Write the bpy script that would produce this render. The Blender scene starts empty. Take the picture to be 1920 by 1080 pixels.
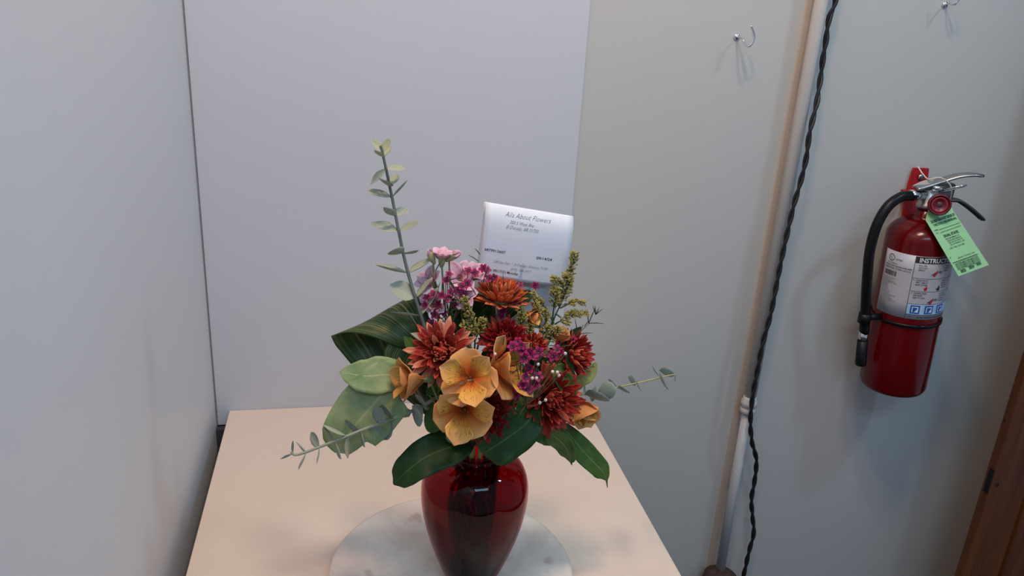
import bpy, math, random
from mathutils import Vector as V, Matrix as M, noise
C = bpy.context.scene.collection
sc = bpy.context.scene
R = random.Random(7)
PI = math.pi

# ------------------------------------------------------------ camera
F = 1510.0
TT = 0.90                                  # table top height
CAM = V((0, -1.2719, 1.60))
pitch = math.atan2(563, F); yaw = math.atan2(.2118, .9773)
Fh = V((math.sin(yaw), math.cos(yaw), 0)); Sd = V((math.cos(yaw), -math.sin(yaw), 0)); UP = V((0, 0, 1))
FW = Fh*math.cos(pitch) - UP*math.sin(pitch)
DN = -(UP*math.cos(pitch) + Fh*math.sin(pitch))
CR = (.99817*Sd - .0605*DN).normalized(); CD = FW.cross(CR).normalized()
if CD.dot(DN) < 0: CD = -CD
cd = bpy.data.cameras.new('camera'); cam = bpy.data.objects.new('camera', cd); C.objects.link(cam)
cd.sensor_width = 36; cd.lens = F/1920*36; cd.clip_start = .02
m = M((CR, -CD, -FW)).transposed().to_4x4(); m.translation = CAM; cam.matrix_world = m
sc.camera = cam

# ------------------------------------------------------------ world, lights, exposure
w = bpy.data.worlds.new('world'); sc.world = w; w.use_nodes = True
w.node_tree.nodes['Background'].inputs[0].default_value = (.62, .74, 1, 1)
w.node_tree.nodes['Background'].inputs[1].default_value = .33
def area(name, loc, target, sx, sy, power, col):
    l = bpy.data.lights.new(name, 'AREA'); l.shape = 'RECTANGLE'; l.size = sx; l.size_y = sy; l.energy = power; l.color = col
    o = bpy.data.objects.new(name, l); C.objects.link(o); o.location = loc
    o.rotation_euler = (V(target)-V(loc)).to_track_quat('-Z', 'Y').to_euler(); return o
def lamp(name, loc, target, sx, sy, rgb):
    k = max(rgb); area(name, loc, target, sx, sy, k, tuple(c/k for c in rgb))
lamp('warm_lamp', (.1, -.78, 2.72), (.3, -.2, 1.0), .16, .16, (8.5, 5.0, 3.0))
lamp('cool_lamp', (1.45, -.85, 2.65), (.3, -.2, 1.0), .16, .16, (2.9, 4.9, 6.6))
lamp('ceiling_lamp', (.40, -.70, 2.70), (.3, -.5, 1.0), .16, .16, (7.2, 6.9, 5.6))
lamp('front_fill', (.35, -2.0, 2.6), (.1, 0, 1.1), 1.0, .3, (4.0, 6.6, 8.8))  # unseen fill light added behind the camera for wall brightness
sc.view_settings.view_transform = 'Standard'; sc.view_settings.look = 'None'
sc.view_settings.exposure = 0.0; sc.view_settings.gamma = 1; sc.view_settings.use_curve_mapping = False

# ------------------------------------------------------------ pixel -> place
def ray(x, y): return FW*F + CR*(x-960) + CD*(y-540)
def onY(x, y, Y): v = ray(x, y); return CAM + v*((Y-CAM.y)/v.y)
def onX(x, y, X): v = ray(x, y); return CAM + v*((X-CAM.x)/v.x)
def onZ(x, y, z): v = ray(x, y); return CAM + v*((z-CAM.z)/v.z)
def pxm(p): return (p-CAM).dot(FW)/F       # metres per pixel at a point
VX, VY = .1429, -.473
def B(x, y, d=0): return onY(x, y, VY+d)   # a point of the bouquet, d metres behind the vase's axis

# ------------------------------------------------------------ object helpers
def mesh(name, vs, fs, uv=None, mi=None, smooth=True):
    me = bpy.data.meshes.new(name); me.from_pydata([tuple(v) for v in vs], [], fs)
    if uv:
        l = me.uv_layers.new(name='UVMap')
        for lp in me.loops: l.data[lp.index].uv = uv[lp.vertex_index]
    if mi: me.polygons.foreach_set('material_index', mi)
    if smooth: me.polygons.foreach_set('use_smooth', [True]*len(me.polygons))
    me.update(); return me
def root_of(o):
    while o.parent: o = o.parent
    return o
def link(name, me, mats, parent=None, mat=None):
    o = bpy.data.objects.new(name, me); C.objects.link(o)
    if not isinstance(mats, (list, tuple)): mats = [mats]
    if len(me.materials) == 0:
        for q in mats: me.materials.append(q)
    if parent:
        o.parent = parent
    if mat is not None: o.matrix_local = mat
    return o
class MB:
    """collects geometry in world coordinates, builds one mesh relative to its thing's base"""
    def __init__(s): s.v = []; s.f = []; s.uv = []; s.mi = []
    def add(s, vs, fs, uv=None, mi=0):
        n = len(s.v); s.v += [V(v) for v in vs]; s.f += [tuple(i+n for i in f) for f in fs]
        s.uv += uv if uv else [(0, 0)]*len(vs); s.mi += [mi]*len(fs); return s
    def box(s, a, b, mi=0):
        x0, y0, z0 = a; x1, y1, z1 = b
        vs = [(x, y, z) for x in (x0, x1) for y in (y0, y1) for z in (z0, z1)]
        return s.add(vs, [(0,1,3,2),(4,6,7,5),(0,4,5,1),(2,3,7,6),(0,2,6,4),(1,5,7,3)], mi=mi)
    def tube(s, pts, rad, n=10, cap=True, mi=0, flat=1.0):
        pts = [V(p) for p in pts]; k = len(pts)
        if not isinstance(rad, (list, tuple)): rad = [rad]*k
        vs = []; t0 = (pts[1]-pts[0]).normalized(); a = t0.orthogonal().normalized(); uv = []
        for i, p in enumerate(pts):
            t = (pts[min(i+1, k-1)]-pts[max(i-1, 0)]).normalized()
            a = (a - t*a.dot(t)).normalized(); b = t.cross(a)
            for j in range(n):
                an = 2*PI*j/n; vs.append(p + (a*math.cos(an) + b*math.sin(an)*flat)*rad[i]); uv.append((i/(k-1), j/n))
        fs = [(i*n+j, i*n+(j+1)%n, (i+1)*n+(j+1)%n, (i+1)*n+j) for i in range(k-1) for j in range(n)]
        if cap: fs += [tuple(range(n-1, -1, -1)), tuple((k-1)*n+j for j in range(n))]
        return s.add(vs, fs, uv, mi)
    def lathe(s, prof, o, ax=UP, n=40, mi=0, closed=False):
        """prof: (radius, height) pairs along axis ax from o"""
        ax = V(ax).normalized(); a = ax.orthogonal().normalized(); b = ax.cross(a); o = V(o)
        vs = []; uv = []; k = len(prof)
        for i, (r, h) in enumerate(prof):
            for j in range(n):
                an = 2*PI*j/n; vs.append(o + ax*h + (a*math.cos(an) + b*math.sin(an))*max(r, 1e-5)); uv.append((j/n, i/k))
        fs = [(i*n+j, i*n+(j+1)%n, (i+1)*n+(j+1)%n, (i+1)*n+j) for i in range(k-1) for j in range(n)]
        if closed: fs += [((k-1)*n+j, (k-1)*n+(j+1)%n, (j+1)%n, j) for j in range(n)]
        return s.add(vs, fs, uv, mi)
    def ball(s, c, r, n=8, sq=(1, 1, 1), mi=0):
        vs = []; c = V(c)
        for i in range(n//2+1):
            ph = PI*i/(n//2)
            for j in range(n):
                an = 2*PI*j/n; vs.append(c+V((math.sin(ph)*math.cos(an)*sq[0], math.sin(ph)*math.sin(an)*sq[1], math.cos(ph)*sq[2]))*r)
        fs = [(i*n+j, (i+1)*n+j, (i+1)*n+(j+1)%n, i*n+(j+1)%n) for i in range(n//2) for j in range(n)]
        return s.add(vs, fs, mi=mi)
    def sheet(s, grid, th, uvg=None, mi=(0, 0)):
        """grid[i][j] of points -> a sheet of thickness th"""
        nu = len(grid); nv = len(grid[0]); top = []; bot = []; uv = []
        for i in range(nu):
            for j in range(nv):
                du = grid[min(i+1, nu-1)][j]-grid[max(i-1, 0)][j]; dv = grid[i][min(j+1, nv-1)]-grid[i][max(j-1, 0)]
                n = du.cross(dv)
                n = n.normalized() if n.length > 1e-12 else V((0, 0, 0))
                top.append(grid[i][j]+n*th*.5); bot.append(grid[i][j]-n*th*.5)
                uv.append(uvg[i][j] if uvg else (i/(nu-1), j/(nv-1)))
        N = nu*nv; ft = []; fb = []
        for i in range(nu-1):
            for j in range(nv-1):
                a, b, c, d = i*nv+j, (i+1)*nv+j, (i+1)*nv+j+1, i*nv+j+1
                ft.append((a, b, c, d)); fb.append((d+N, c+N, b+N, a+N))
        ed = [(i*nv, (i+1)*nv) for i in range(nu-1)] + [((nu-1)*nv+j, (nu-1)*nv+j+1) for j in range(nv-1)] + \
             [((i+1)*nv+nv-1, i*nv+nv-1) for i in range(nu-1)] + [(j+1, j) for j in range(nv-1)]
        fe = [(b, a, a+N, b+N) for a, b in ed]
        n0 = len(s.v); s.v += top+bot; s.uv += uv+uv
        for fl, k in ((ft, mi[0]), (fb, mi[1]), (fe, mi[0])):
            s.f += [tuple(q+n0 for q in f) for f in fl]; s.mi += [k]*len(fl)
        return s
    def build(s, name, mats, parent=None, smooth=True, bevel=0, base=None, sub=0, sharp=None):
        if parent: base = root_of(parent).location
        elif base is None:
            b0 = [min(v[i] for v in s.v) for i in range(3)]; b1 = [max(v[i] for v in s.v) for i in range(3)]
            base = V(((b0[0]+b1[0])/2, (b0[1]+b1[1])/2, b0[2]))
        me = mesh(name, [v-base for v in s.v], s.f, s.uv, s.mi, smooth)
        o = link(name, me, mats, parent)
        if not parent: o.location = base
        if bevel:
            b = o.modifiers.new('bevel', 'BEVEL'); b.width = bevel; b.segments = 2; b.limit_method = 'ANGLE'
            b.harden_normals = False
        if sub:
            q = o.modifiers.new('sub', 'SUBSURF'); q.levels = sub; q.render_levels = sub
        return o
def tag(o, label, cat, group=None):
    o['label'] = label; o['category'] = cat
    if group: o['group'] = group
    return o
def thing(name, label, cat, loc, group=None):
    o = bpy.data.objects.new(name, None); C.objects.link(o); o.location = V(loc); o.empty_display_size = .02
    return tag(o, label, cat, group)
def struct(o): o['kind'] = 'structure'; return o
def catmull(pts, n=8):
    pts = [V(p) for p in pts]; P = [2*pts[0]-pts[1]] + pts + [2*pts[-1]-pts[-2]]; out = []
    for i in range(1, len(P)-2):
        for k in range(n):
            t = k/n; a, b, c, d = P[i-1:i+3]
            out.append(.5*((2*b)+(c-a)*t+(2*a-5*b+4*c-d)*t*t+(3*b-a-3*c+d)*t**3))
    return out+[pts[-1]]
def lerp(a, b, t): return a+(b-a)*t
def prof(tab, t):
    for (a, x), (b, y) in zip(tab, tab[1:]):
        if t <= b:
            q = (t-a)/(b-a) if b > a else 0; q = q*q*(3-2*q)*.5+q*.5
            return x+(y-x)*q
    return tab[-1][1]
_tc = {}
def text(s, size, align='LEFT', shear=0, space=1.0, off=0.0):
    """flat mesh data (verts2d, faces) of a line of lettering in the built-in font"""
    k = (s, align, shear, space, off)
    if k not in _tc:
        cu = bpy.data.curves.new('t', 'FONT'); cu.body = s; cu.size = 1; cu.align_x = align; cu.shear = shear
        cu.space_character = space; cu.resolution_u = 2; cu.offset = off
        o = bpy.data.objects.new('t', cu); C.objects.link(o)
        me = o.to_mesh(); _tc[k] = ([(v.co.x, v.co.y) for v in me.vertices], [tuple(p.vertices) for p in me.polygons])
        o.to_mesh_clear(); bpy.data.objects.remove(o); bpy.data.curves.remove(cu)
    vs, fs = _tc[k]; return [(x*size, y*size) for x, y in vs], fs

# ------------------------------------------------------------ materials
def srgb(r, g, b):
    f = lambda c: (c/255/12.92 if c <= 10 else ((c/255+.055)/1.055)**2.4)
    return (f(r), f(g), f(b), 1)
class Mat:
    def __init__(s, name, col=(.5, .5, .5, 1), rough=.5, metal=0, spec=.5, **kw):
        s.m = bpy.data.materials.new(name); s.m.use_nodes = True; s.t = s.m.node_tree; s.n = s.t.nodes
        s.b = s.n['Principled BSDF']; s.set('Base Color', col); s.set('Roughness', rough); s.set('Metallic', metal)
        s.set('Specular IOR Level', spec)
        for k, v in kw.items(): s.set(k.replace('_', ' '), v)
        s.m.diffuse_color = col
    def set(s, k, v): s.b.inputs[k].default_value = v
    def node(s, t, **kw):
        n = s.n.new(t)
        for k, v in kw.items():
            if k.startswith('i_'): n.inputs[k[2:].replace('_', ' ')].default_value = v
            else: setattr(n, k, v)
        return n
    def l(s, a, b): s.t.links.new(a, b)
    def coord(s, kind='Object', scale=(1, 1, 1)):
        c = s.node('ShaderNodeTexCoord'); mp = s.node('ShaderNodeMapping'); mp.inputs['Scale'].default_value = scale
        s.l(c.outputs[kind], mp.inputs[0]); return mp.outputs[0]
    def noise(s, vec, scale, detail=3, rough=.5, dist=0):
        n = s.node('ShaderNodeTexNoise'); n.inputs['Scale'].default_value = scale; n.inputs['Detail'].default_value = detail
        n.inputs['Roughness'].default_value = rough; n.inputs['Distortion'].default_value = dist
        s.l(vec, n.inputs['Vector']); return n.outputs['Fac']
    def ramp(s, fac, stops):
        r = s.node('ShaderNodeValToRGB'); e = r.color_ramp.elements
        while len(e) < len(stops): e.new(.5)
        for q, (p, c) in zip(e, stops): q.position = p; q.color = c if len(c) == 4 else (*c, 1)
        s.l(fac, r.inputs[0]); return r.outputs[0]
    def mix(s, fac, a, b, mode='MIX'):
        n = s.node('ShaderNodeMix', data_type='RGBA', blend_type=mode)
        for i, q in ((0, fac), (6, a), (7, b)):
            if hasattr(q, 'is_linked'): s.l(q, n.inputs[i])
            else: n.inputs[i].default_value = q
        return n.outputs[2]
    def math(s, op, a, b=0.0, c=0.0):
        n = s.node('ShaderNodeMath', operation=op)
        for i, q in enumerate((a, b, c)):
            if hasattr(q, 'is_linked'): s.l(q, n.inputs[i])
            else: n.inputs[i].default_value = q
        return n.outputs[0]
    def base(s, c): s.l(c, s.b.inputs['Base Color'])
    def bump(s, h, strength=.2, dist=.001):
        n = s.node('ShaderNodeBump'); n.inputs['Strength'].default_value = strength; n.inputs['Distance'].default_value = dist
        s.l(h, n.inputs['Height']); s.l(n.outputs[0], s.b.inputs['Normal'])
def plain(name, col, rough=.5, var=.12, scale=60, bump=0.0, **kw):
    q = Mat(name, col, rough, **kw); v = q.coord()
    n = q.noise(v, scale, 4)
    d = tuple(c*(1-var) for c in col[:3])+(1,); e = tuple(min(1, c*(1+var)) for c in col[:3])+(1,)
    q.base(q.ramp(n, [(.3, d), (.7, e)]))
    if bump: q.bump(n, bump)
    return q.m
def wall_mat(name, col, specks=True):
    q = Mat(name, col, .42, spec=.35); v = q.coord()
    a = q.noise(v, 3.0, 2); d = tuple(c*.965 for c in col[:3])+(1,)
    c = q.mix(a, d, col)
    if specks:
        vo = q.node('ShaderNodeTexVoronoi'); vo.inputs['Scale'].default_value = 9; q.l(v, vo.inputs['Vector'])
        sp = q.math('LESS_THAN', vo.outputs['Distance'], .012)
        c = q.mix(q.math('MULTIPLY', sp, .5), c, tuple(k*.35 for k in col[:3])+(1,))
    q.base(c); n = q.noise(v, 26, 3); q.bump(n, .25, .002); return q.m
def leaf_mat(name, dark, light, vein, rough=.38, nv=9, vs=.5, spec=.5, edge=None):
    """u along the leaf, v across: midrib, side veins, mottling"""
    q = Mat(name, dark, rough, spec=spec); tc = q.node('ShaderNodeTexCoord'); sx = q.node('ShaderNodeSeparateXYZ'); q.l(tc.outputs['UV'], sx.inputs[0])
    u, v = sx.outputs[0], sx.outputs[1]
    av = q.math('ABSOLUTE', q.math('SUBTRACT', v, .5))
    mid = q.math('LESS_THAN', av, .016)
    ph = q.math('FRACT', q.math('MULTIPLY', q.math('SUBTRACT', u, q.math('MULTIPLY', av, .55)), float(nv)))
    sv = q.math('MULTIPLY', q.math('LESS_THAN', q.math('ABSOLUTE', q.math('SUBTRACT', ph, .5)), .045), vs)
    n = q.noise(q.coord('Object'), 45, 3)
    c = q.mix(q.ramp(n, [(.3, (0, 0, 0)), (.72, (1, 1, 1))]), dark, light)
    c = q.mix(sv, c, vein); c = q.mix(q.math('MULTIPLY', mid, .85), c, vein)
    q.base(c); q.bump(q.math('ADD', n, q.math('MULTIPLY', sv, -1.0)), .25, .0006)
    q.set('Subsurface Weight', .0); return q.m
def petal_mat(name, base, tip, rough=.5, streak=None, mid=None, lines=26):
    q = Mat(name, tip, rough, spec=.25); tc = q.node('ShaderNodeTexCoord'); sx = q.node('ShaderNodeSeparateXYZ'); q.l(tc.outputs['UV'], sx.inputs[0])
    u, v = sx.outputs[0], sx.outputs[1]
    st = [(0, base), (.95, tip)] if mid is None else [(0, base), (.30, base), (.58, mid), (.92, tip)]
    c = q.ramp(u, st)
    mp = q.node('ShaderNodeMapping'); mp.inputs['Scale'].default_value = (1.2, lines, 1); q.l(tc.outputs['UV'], mp.inputs[0])
    n = q.noise(mp.outputs[0], 1.0, 2)
    c = q.mix(q.math('MULTIPLY', n, .28), c, tuple(k*.55 for k in base[:3])+(1,))
    if streak:
        m2 = q.node('ShaderNodeMapping'); m2.inputs['Scale'].default_value = (7, 30, 1); q.l(tc.outputs['UV'], m2.inputs[0])
        n2 = q.noise(m2.outputs[0], 1.0, 1); k = q.math('GREATER_THAN', n2, .64)
        win = q.ramp(u, [(.12, (0, 0, 0)), (.25, (1, 1, 1)), (.72, (1, 1, 1)), (.86, (0, 0, 0))])
        c = q.mix(q.math('MULTIPLY', k, win), c, streak)
    q.base(c); q.bump(n, .3, .0005); return q.m

WHITE_WALL = wall_mat('grey_white_paint', srgb(192, 190, 186))
PANEL = wall_mat('white_panel', srgb(206, 207, 211), False)
PANEL2 = wall_mat('white_board', srgb(199, 201, 208), False)
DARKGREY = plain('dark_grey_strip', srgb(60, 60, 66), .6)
FLOOR = plain('dark_floor', srgb(70, 58, 50), .7)

# ------------------------------------------------------------ the setting
WY = .004
struct(MB().box((-.26, WY, 0), (2.2, WY+.1, 2.6)).build('wall_back', WHITE_WALL, smooth=False, base=V((.9, WY, 0))))
struct(MB().box((-.34, -3.2, 0), (-.2245, -.0025, 2.6)).build('wall_left', PANEL, smooth=False, base=V((-.26, -1.6, 0))))
struct(MB().box((-.34, -3.2, -.1), (2.2, WY+.1, 0)).build('floor', FLOOR, smooth=False, base=V((.9, -1.6, -.1))))
pb = MB().box((-.2225, -.0002, .8725), (.3722, WY, 2.6)).build('panel_board', PANEL2, smooth=False, bevel=.0008)
tag(pb, 'large smooth white panel board on the wall directly behind the bouquet', 'panel')
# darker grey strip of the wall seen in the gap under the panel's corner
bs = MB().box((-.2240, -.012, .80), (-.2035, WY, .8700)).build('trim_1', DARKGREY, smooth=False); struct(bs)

# wooden door post at the right
def wood_mat():
    q = Mat('brown_wood', srgb(92, 56, 33), .5, spec=.3); v = q.coord('Object', (26, 26, 1.6))
    n = q.noise(v, 1.6, 5, .6, .6)
    c = q.ramp(n, [(.3, srgb(74, 40, 18)), (.55, srgb(104, 58, 26)), (.75, srgb(122, 72, 34))])
    vo = q.node('ShaderNodeTexVoronoi'); vo.inputs['Scale'].default_value = 16; q.l(q.coord(), vo.inputs['Vector'])
    c = q.mix(q.math('LESS_THAN', vo.outputs['Distance'], .07), c, srgb(30, 18, 10))
    q.base(c); q.bump(n, .3); return q.m
WOOD = wood_mat()
BLACK = plain('black_rubber', (.006, .006, .007, 1), .36, spec=.25)
CHROME = plain('polished_chrome', (.75, .76, .78, 1), .18, .05, metal=1)
STEEL = plain('dull_steel', (.42, .40, .38, 1), .34, .1, metal=1)
FY = -.135
px = onY(1805, 1080, FY).x
post = bpy.data.objects.new('trim_2', None); C.objects.link(post); post.location = (px+.07, -.08, 0); struct(post)
MB().box((px, FY, 0), (px+.09, FY+.020, 2.6)).build('post_board', WOOD, post, False, bevel=.002)
MB().box((px+.0905, FY-.006, 0), (px+.26, FY+.02, 2.6)).build('casing_board', WOOD, post, False, bevel=.002)
MB().box((1.386, FY+.0205, 0), (1.47, WY-.001, 2.6)).build('light_block', WOOD, post, False, bevel=.002)  # unseen block added behind the post to keep light off the wall
hg = onY(1857, 905, FY)
MB().box((px-.0022, FY+.001, hg.z-.026), (px-.0002, FY+.012, hg.z+.026)).build('strike_plate', BLACK, post, False)

# ------------------------------------------------------------ table
def table_mat():
    q = Mat('cream_laminate', srgb(214, 198, 184), .42, spec=.35); v = q.coord()
    n = q.noise(v, 5, 3); c = q.mix(n, srgb(218, 196, 178), srgb(226, 210, 196))
    mp = q.coord('Object', (9, 260, 9)); s = q.noise(mp, 1.0, 2); win = q.noise(v, 7, 1)
    k = q.math('MULTIPLY', q.math('GREATER_THAN', s, .76), q.math('GREATER_THAN', win, .56))
    c = q.mix(q.math('MULTIPLY', k, .55), c, srgb(120, 104, 92))
    vo = q.node('ShaderNodeTexVoronoi'); vo.inputs['Scale'].default_value = 8; q.l(v, vo.inputs['Vector'])
    c = q.mix(q.math('MULTIPLY', q.math('LESS_THAN', vo.outputs['Distance'], .015), .6), c, srgb(110, 90, 70))
    q.base(c); q.bump(n, .1); return q.m
CREAM = table_mat()
tb = thing('table', 'cream laminate work table standing in the corner under the vase', 'table', (.107, -.40, 0))
tx0, tx1, ty0, ty1 = -.2022, .4165, -.86, -.0004
MB().box((tx0, ty0, TT-.028), (tx1, ty1, TT)).build('tabletop', CREAM, tb, False, bevel=.0015)
ap = MB()
for a, b in (((tx0+.04, ty0+.04), (tx1-.04, ty0+.06)), ((tx0+.04, ty1-.06), (tx1-.04, ty1-.04)), ((tx0+.04, ty0+.06), (tx0+.06, ty1-.06)), ((tx1-.06, ty0+.06), (tx1-.04, ty1-.06))):
    ap.box((a[0], a[1], TT-.11), (b[0], b[1], TT-.0285))
ap.build('apron', CREAM, tb, False)
for lx in (tx0+.025, tx1-.065):
    for ly in (ty0+.025, ty1-.065):
        MB().box((lx, ly, 0), (lx+.04, ly+.04, TT-.0285)).build('leg', CREAM, tb, False, bevel=.002)

# ------------------------------------------------------------ marble turntable
def marble_mat():
    q = Mat('pale_marble', srgb(205, 203, 202), .28, spec=.5); v = q.coord()
    n = q.noise(v, 9, 5, .55, .8); c = q.ramp(n, [(.28, srgb(184, 168, 155)), (.45, srgb(212, 199, 187)), (.62, srgb(224, 214, 203)), (.8, srgb(208, 188, 175))])
    n2 = q.noise(v, 26, 3); c = q.mix(q.ramp(n2, [(.66, (0, 0, 0)), (.76, (.6, .6, .6))]), c, srgb(165, 130, 118))
    q.base(c); return q.m
TY = thing('turntable', 'round pale marble turntable lying on the cream table under the vase', 'turntable', (.121, -.461, TT))
MB().lathe([(0, .008), (.147, .008), (.1505, .0095), (.1515, .013), (.1505, .0185), (.147, .0200), (0, .0200)], (.121, -.461, TT), n=96).build('marble_disc', marble_mat(), TY)
MB().lathe([(0, 0), (.10, 0), (.10, .0075), (0, .0075)], (.121, -.461, TT), n=48).build('swivel_base', STEEL, TY)

# ------------------------------------------------------------ ruby glass vase
vs_px = [(836, 53), (839, 51), (845, 48), (850, 49), (856, 60), (866, 79), (880, 91), (900, 99), (922, 101), (945, 99.5), (970, 95), (1000, 87), (1030, 76.5), (1060, 64), (1080, 55), (1092, 50)]
z0 = TT+.0202
vprof = []
for y, hw in vs_px:
    q = onY(886, y, VY); vprof.append((hw*pxm(q), q.z))
zb = vprof[-1][1]; zt_ = vprof[0][1]
vprof = [(r, z0+(z-zb)*(zt_-z0)/(zt_-zb)) for r, z in vprof]
RIM = vprof[0][1]
def glass(name, col, rough=0.0, ior=1.45):
    q = Mat(name, col, rough); q.set('Transmission Weight', 1); q.set('IOR', ior); n = q.noise(q.coord(), 30, 1)
    q.base(q.ramp(n, [(.2, tuple(c*.93 for c in col[:3])+(1,)), (.8, col)])); return q.m
def thin_glass(name, tint, ior, rough=.0):
    q = Mat(name, tint, rough); tr = q.node('ShaderNodeBsdfTransparent'); gl = q.node('ShaderNodeBsdfGlossy'); fr = q.node('ShaderNodeFresnel'); mx = q.node('ShaderNodeMixShader')
    n = q.noise(q.coord(), 24, 2); c = q.ramp(n, [(.25, tuple(k*.90 for k in tint[:3])+(1,)), (.75, tint)]); q.l(c, tr.inputs[0])
    gl.inputs['Roughness'].default_value = rough; fr.inputs['IOR'].default_value = ior
    ge = q.node('ShaderNodeNewGeometry'); fk = q.math('MULTIPLY', fr.outputs[0], q.math('SUBTRACT', 1.0, ge.outputs['Backfacing']))
    q.l(fk, mx.inputs[0]); q.l(tr.outputs[0], mx.inputs[1]); q.l(gl.outputs[0], mx.inputs[2]); q.l(mx.outputs[0], q.n['Material Output'].inputs[0])
    return q.m
RUBY = thin_glass('ruby_glass', (.66, .07, .09, 1), 1.34); WATER = thin_glass('water', (.93, .90, .90, 1), 1.12)
vase = thing('vase', 'deep red glass urn vase holding the bouquet on the marble turntable', 'vase', (VX, VY, z0))
outer = [(r, z-z0) for r, z in reversed(vprof)]
outer = [(0, .0005), (outer[0][0]*.88, 0)] + [(outer[0][0]*.97, .0015)] + outer[1:]
inner = [(max(r-.0028, 0), max(z, .009)) for r, z in reversed(outer) if z > .009] + [(.028, .0075), (0, .007)]
# rounded lip between outer and inner
lp = outer[-1]; full = outer + [(lp[0]-.0006, lp[1]+.0016), (lp[0]-.0022, lp[1]+.0016)] + inner
MB().lathe(full, (VX, VY, z0), n=72).build('glass_body', RUBY, vase, sub=1)
wl = .105
wp = [(0, .0078)] + [(.027, .0084)] + [(max(r-.0031, 0), z) for r, z in outer if .010 < z < wl]
rw = wp[-1][0]; wp += [(rw, wl), (rw-.001, wl), (0, wl)]
MB().lathe(wp, (VX, VY, z0), n=56).build('water', WATER, vase)

# ------------------------------------------------------------ leaves, petals, stems
def leaf_sheet(mb, mid, wid, roll=0.0, cup=.12, wave=0.0, wf=3.0, th=.0005, nu=18, nv=8, seed=0, mi=(0, 0), skew=0, face=None):
    """mid: points down the midrib; wid(t): half width in metres; roll turns the blade about its midrib"""
    mid = catmull(mid, max(2, nu//max(1, len(mid)-1))); k = len(mid); grid = []; uvg = []
    for i, p in enumerate(mid):
        t = (mid[min(i+1, k-1)]-mid[max(i-1, 0)]).normalized()
        f = face if face else (CAM-p).normalized()
        n = (f-t*f.dot(t)).normalized(); s = n.cross(t).normalized()
        if roll: q = M.Rotation(roll if not callable(roll) else roll(i/(k-1)), 3, t); n = q@n; s = q@s
        u = i/(k-1); w = wid(u); row = []; ur = []
        for j in range(nv+1):
            c = -1+2*j/nv
            wob = wave*w*c*abs(c)*math.sin(wf*2*PI*u+seed+(0 if c > 0 else 1.7))
            row.append(p+s*(c*w+skew*w)+n*(cup*w*c*c+wob)); ur.append((u, j/nv))
        grid.append(row); uvg.append(ur)
    return mb.sheet(grid, th, uvg, mi)
def blade(w, tab):
    return lambda t: w*max(prof(tab, t), .004)
OVAL = [(0, .03), (.08, .42), (.25, .85), (.5, 1), (.75, .82), (.92, .42), (1, .0)]
OBOV = [(0, .05), (.15, .35), (.4, .75), (.68, 1), (.88, .75), (.97, .3), (1, .0)]
LANCE = [(0, .06), (.12, .45), (.35, .95), (.55, 1), (.78, .62), (.93, .22), (1, .0)]
def foot(seed):
    r = random.Random(seed); a = r.uniform(0, 2*PI); q = r.uniform(.010, .0255)
    return V((VX+math.cos(a)*q, VY+math.sin(a)*q, z0+.013+r.uniform(0, .004)))
def neckpt(p):
    d = V((p.x-VX, p.y-VY, 0)); L = d.length
    r = min(.026, L*.5+.002); return V((VX, VY, RIM-.006)) + (d/L*r if L > 1e-5 else V((0, 0, 0)))
def stem(mb, head, seed, r=.0016, via=None, r1=None):
    nk = neckpt(head); r2 = random.Random(seed+5); a2 = r2.uniform(0, 2*PI); q2 = r2.uniform(.008, .036)
    mid = V((VX+math.cos(a2)*q2, VY+math.sin(a2)*q2, z0+r2.uniform(.075, .115)))
    pts = [foot(seed), mid, nk-V((0, 0, .016)), nk]
    if via: pts += list(via)
    pts.append(head); c = catmull(pts, 6); k = len(c)
    mb.tube(c, [lerp(r*1.5, r1 or r*.8, min(1, 1.6*i/(k-1))) for i in range(k)], 7); return mb
def local_petal(L, W, tab, curl=.3, cup=.25, th=.0004, nu=7, nv=4, tip=0.0, ruf=0.0):
    """petal lying along +X, face +Z; curl bends the end up"""
    grid = []
    for i in range(nu+1):
        u = i/nu; a = curl*u; 
        x = L*(math.sin(a)/curl if abs(curl) > 1e-3 else u); z = L*((1-math.cos(a))/curl if abs(curl) > 1e-3 else 0)
        w = W*max(prof(tab, u), .02); row = []
        for j in range(nv+1):
            c = -1+2*j/nv; h = cup*w*c*c + ruf*w*abs(c)*math.sin(9*u+c*2)
            row.append(V((x-math.sin(a)*h, c*w, z+math.cos(a)*h)))
        grid.append(row)
    mb = MB(); mb.sheet(grid, th, mi=(0, 1)); return mesh('petal', mb.v, mb.f, mb.uv, mb.mi)
def frame(x, z):
    """rotation taking +X to x and +Z near z"""
    x = x.normalized(); z = (z-x*z.dot(x)).normalized(); y = z.cross(x); return M((x, y, z)).transposed()
def place(root, pos, rot, s=1.0):
    m = rot.to_4x4(); 
    if s != 1: m = m@M.Diagonal((s, s, s, 1))
    m.translation = pos-root.location; return m
def facing(p, right=0, up=0):
    """a direction that looks from p at the viewer, turned to the right / upwards"""
    f = (CAM-p).normalized(); r = Sd; u = f.cross(r)
    u = u if u.z > 0 else -u
    return (f + r*right + u*up).normalized()

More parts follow.
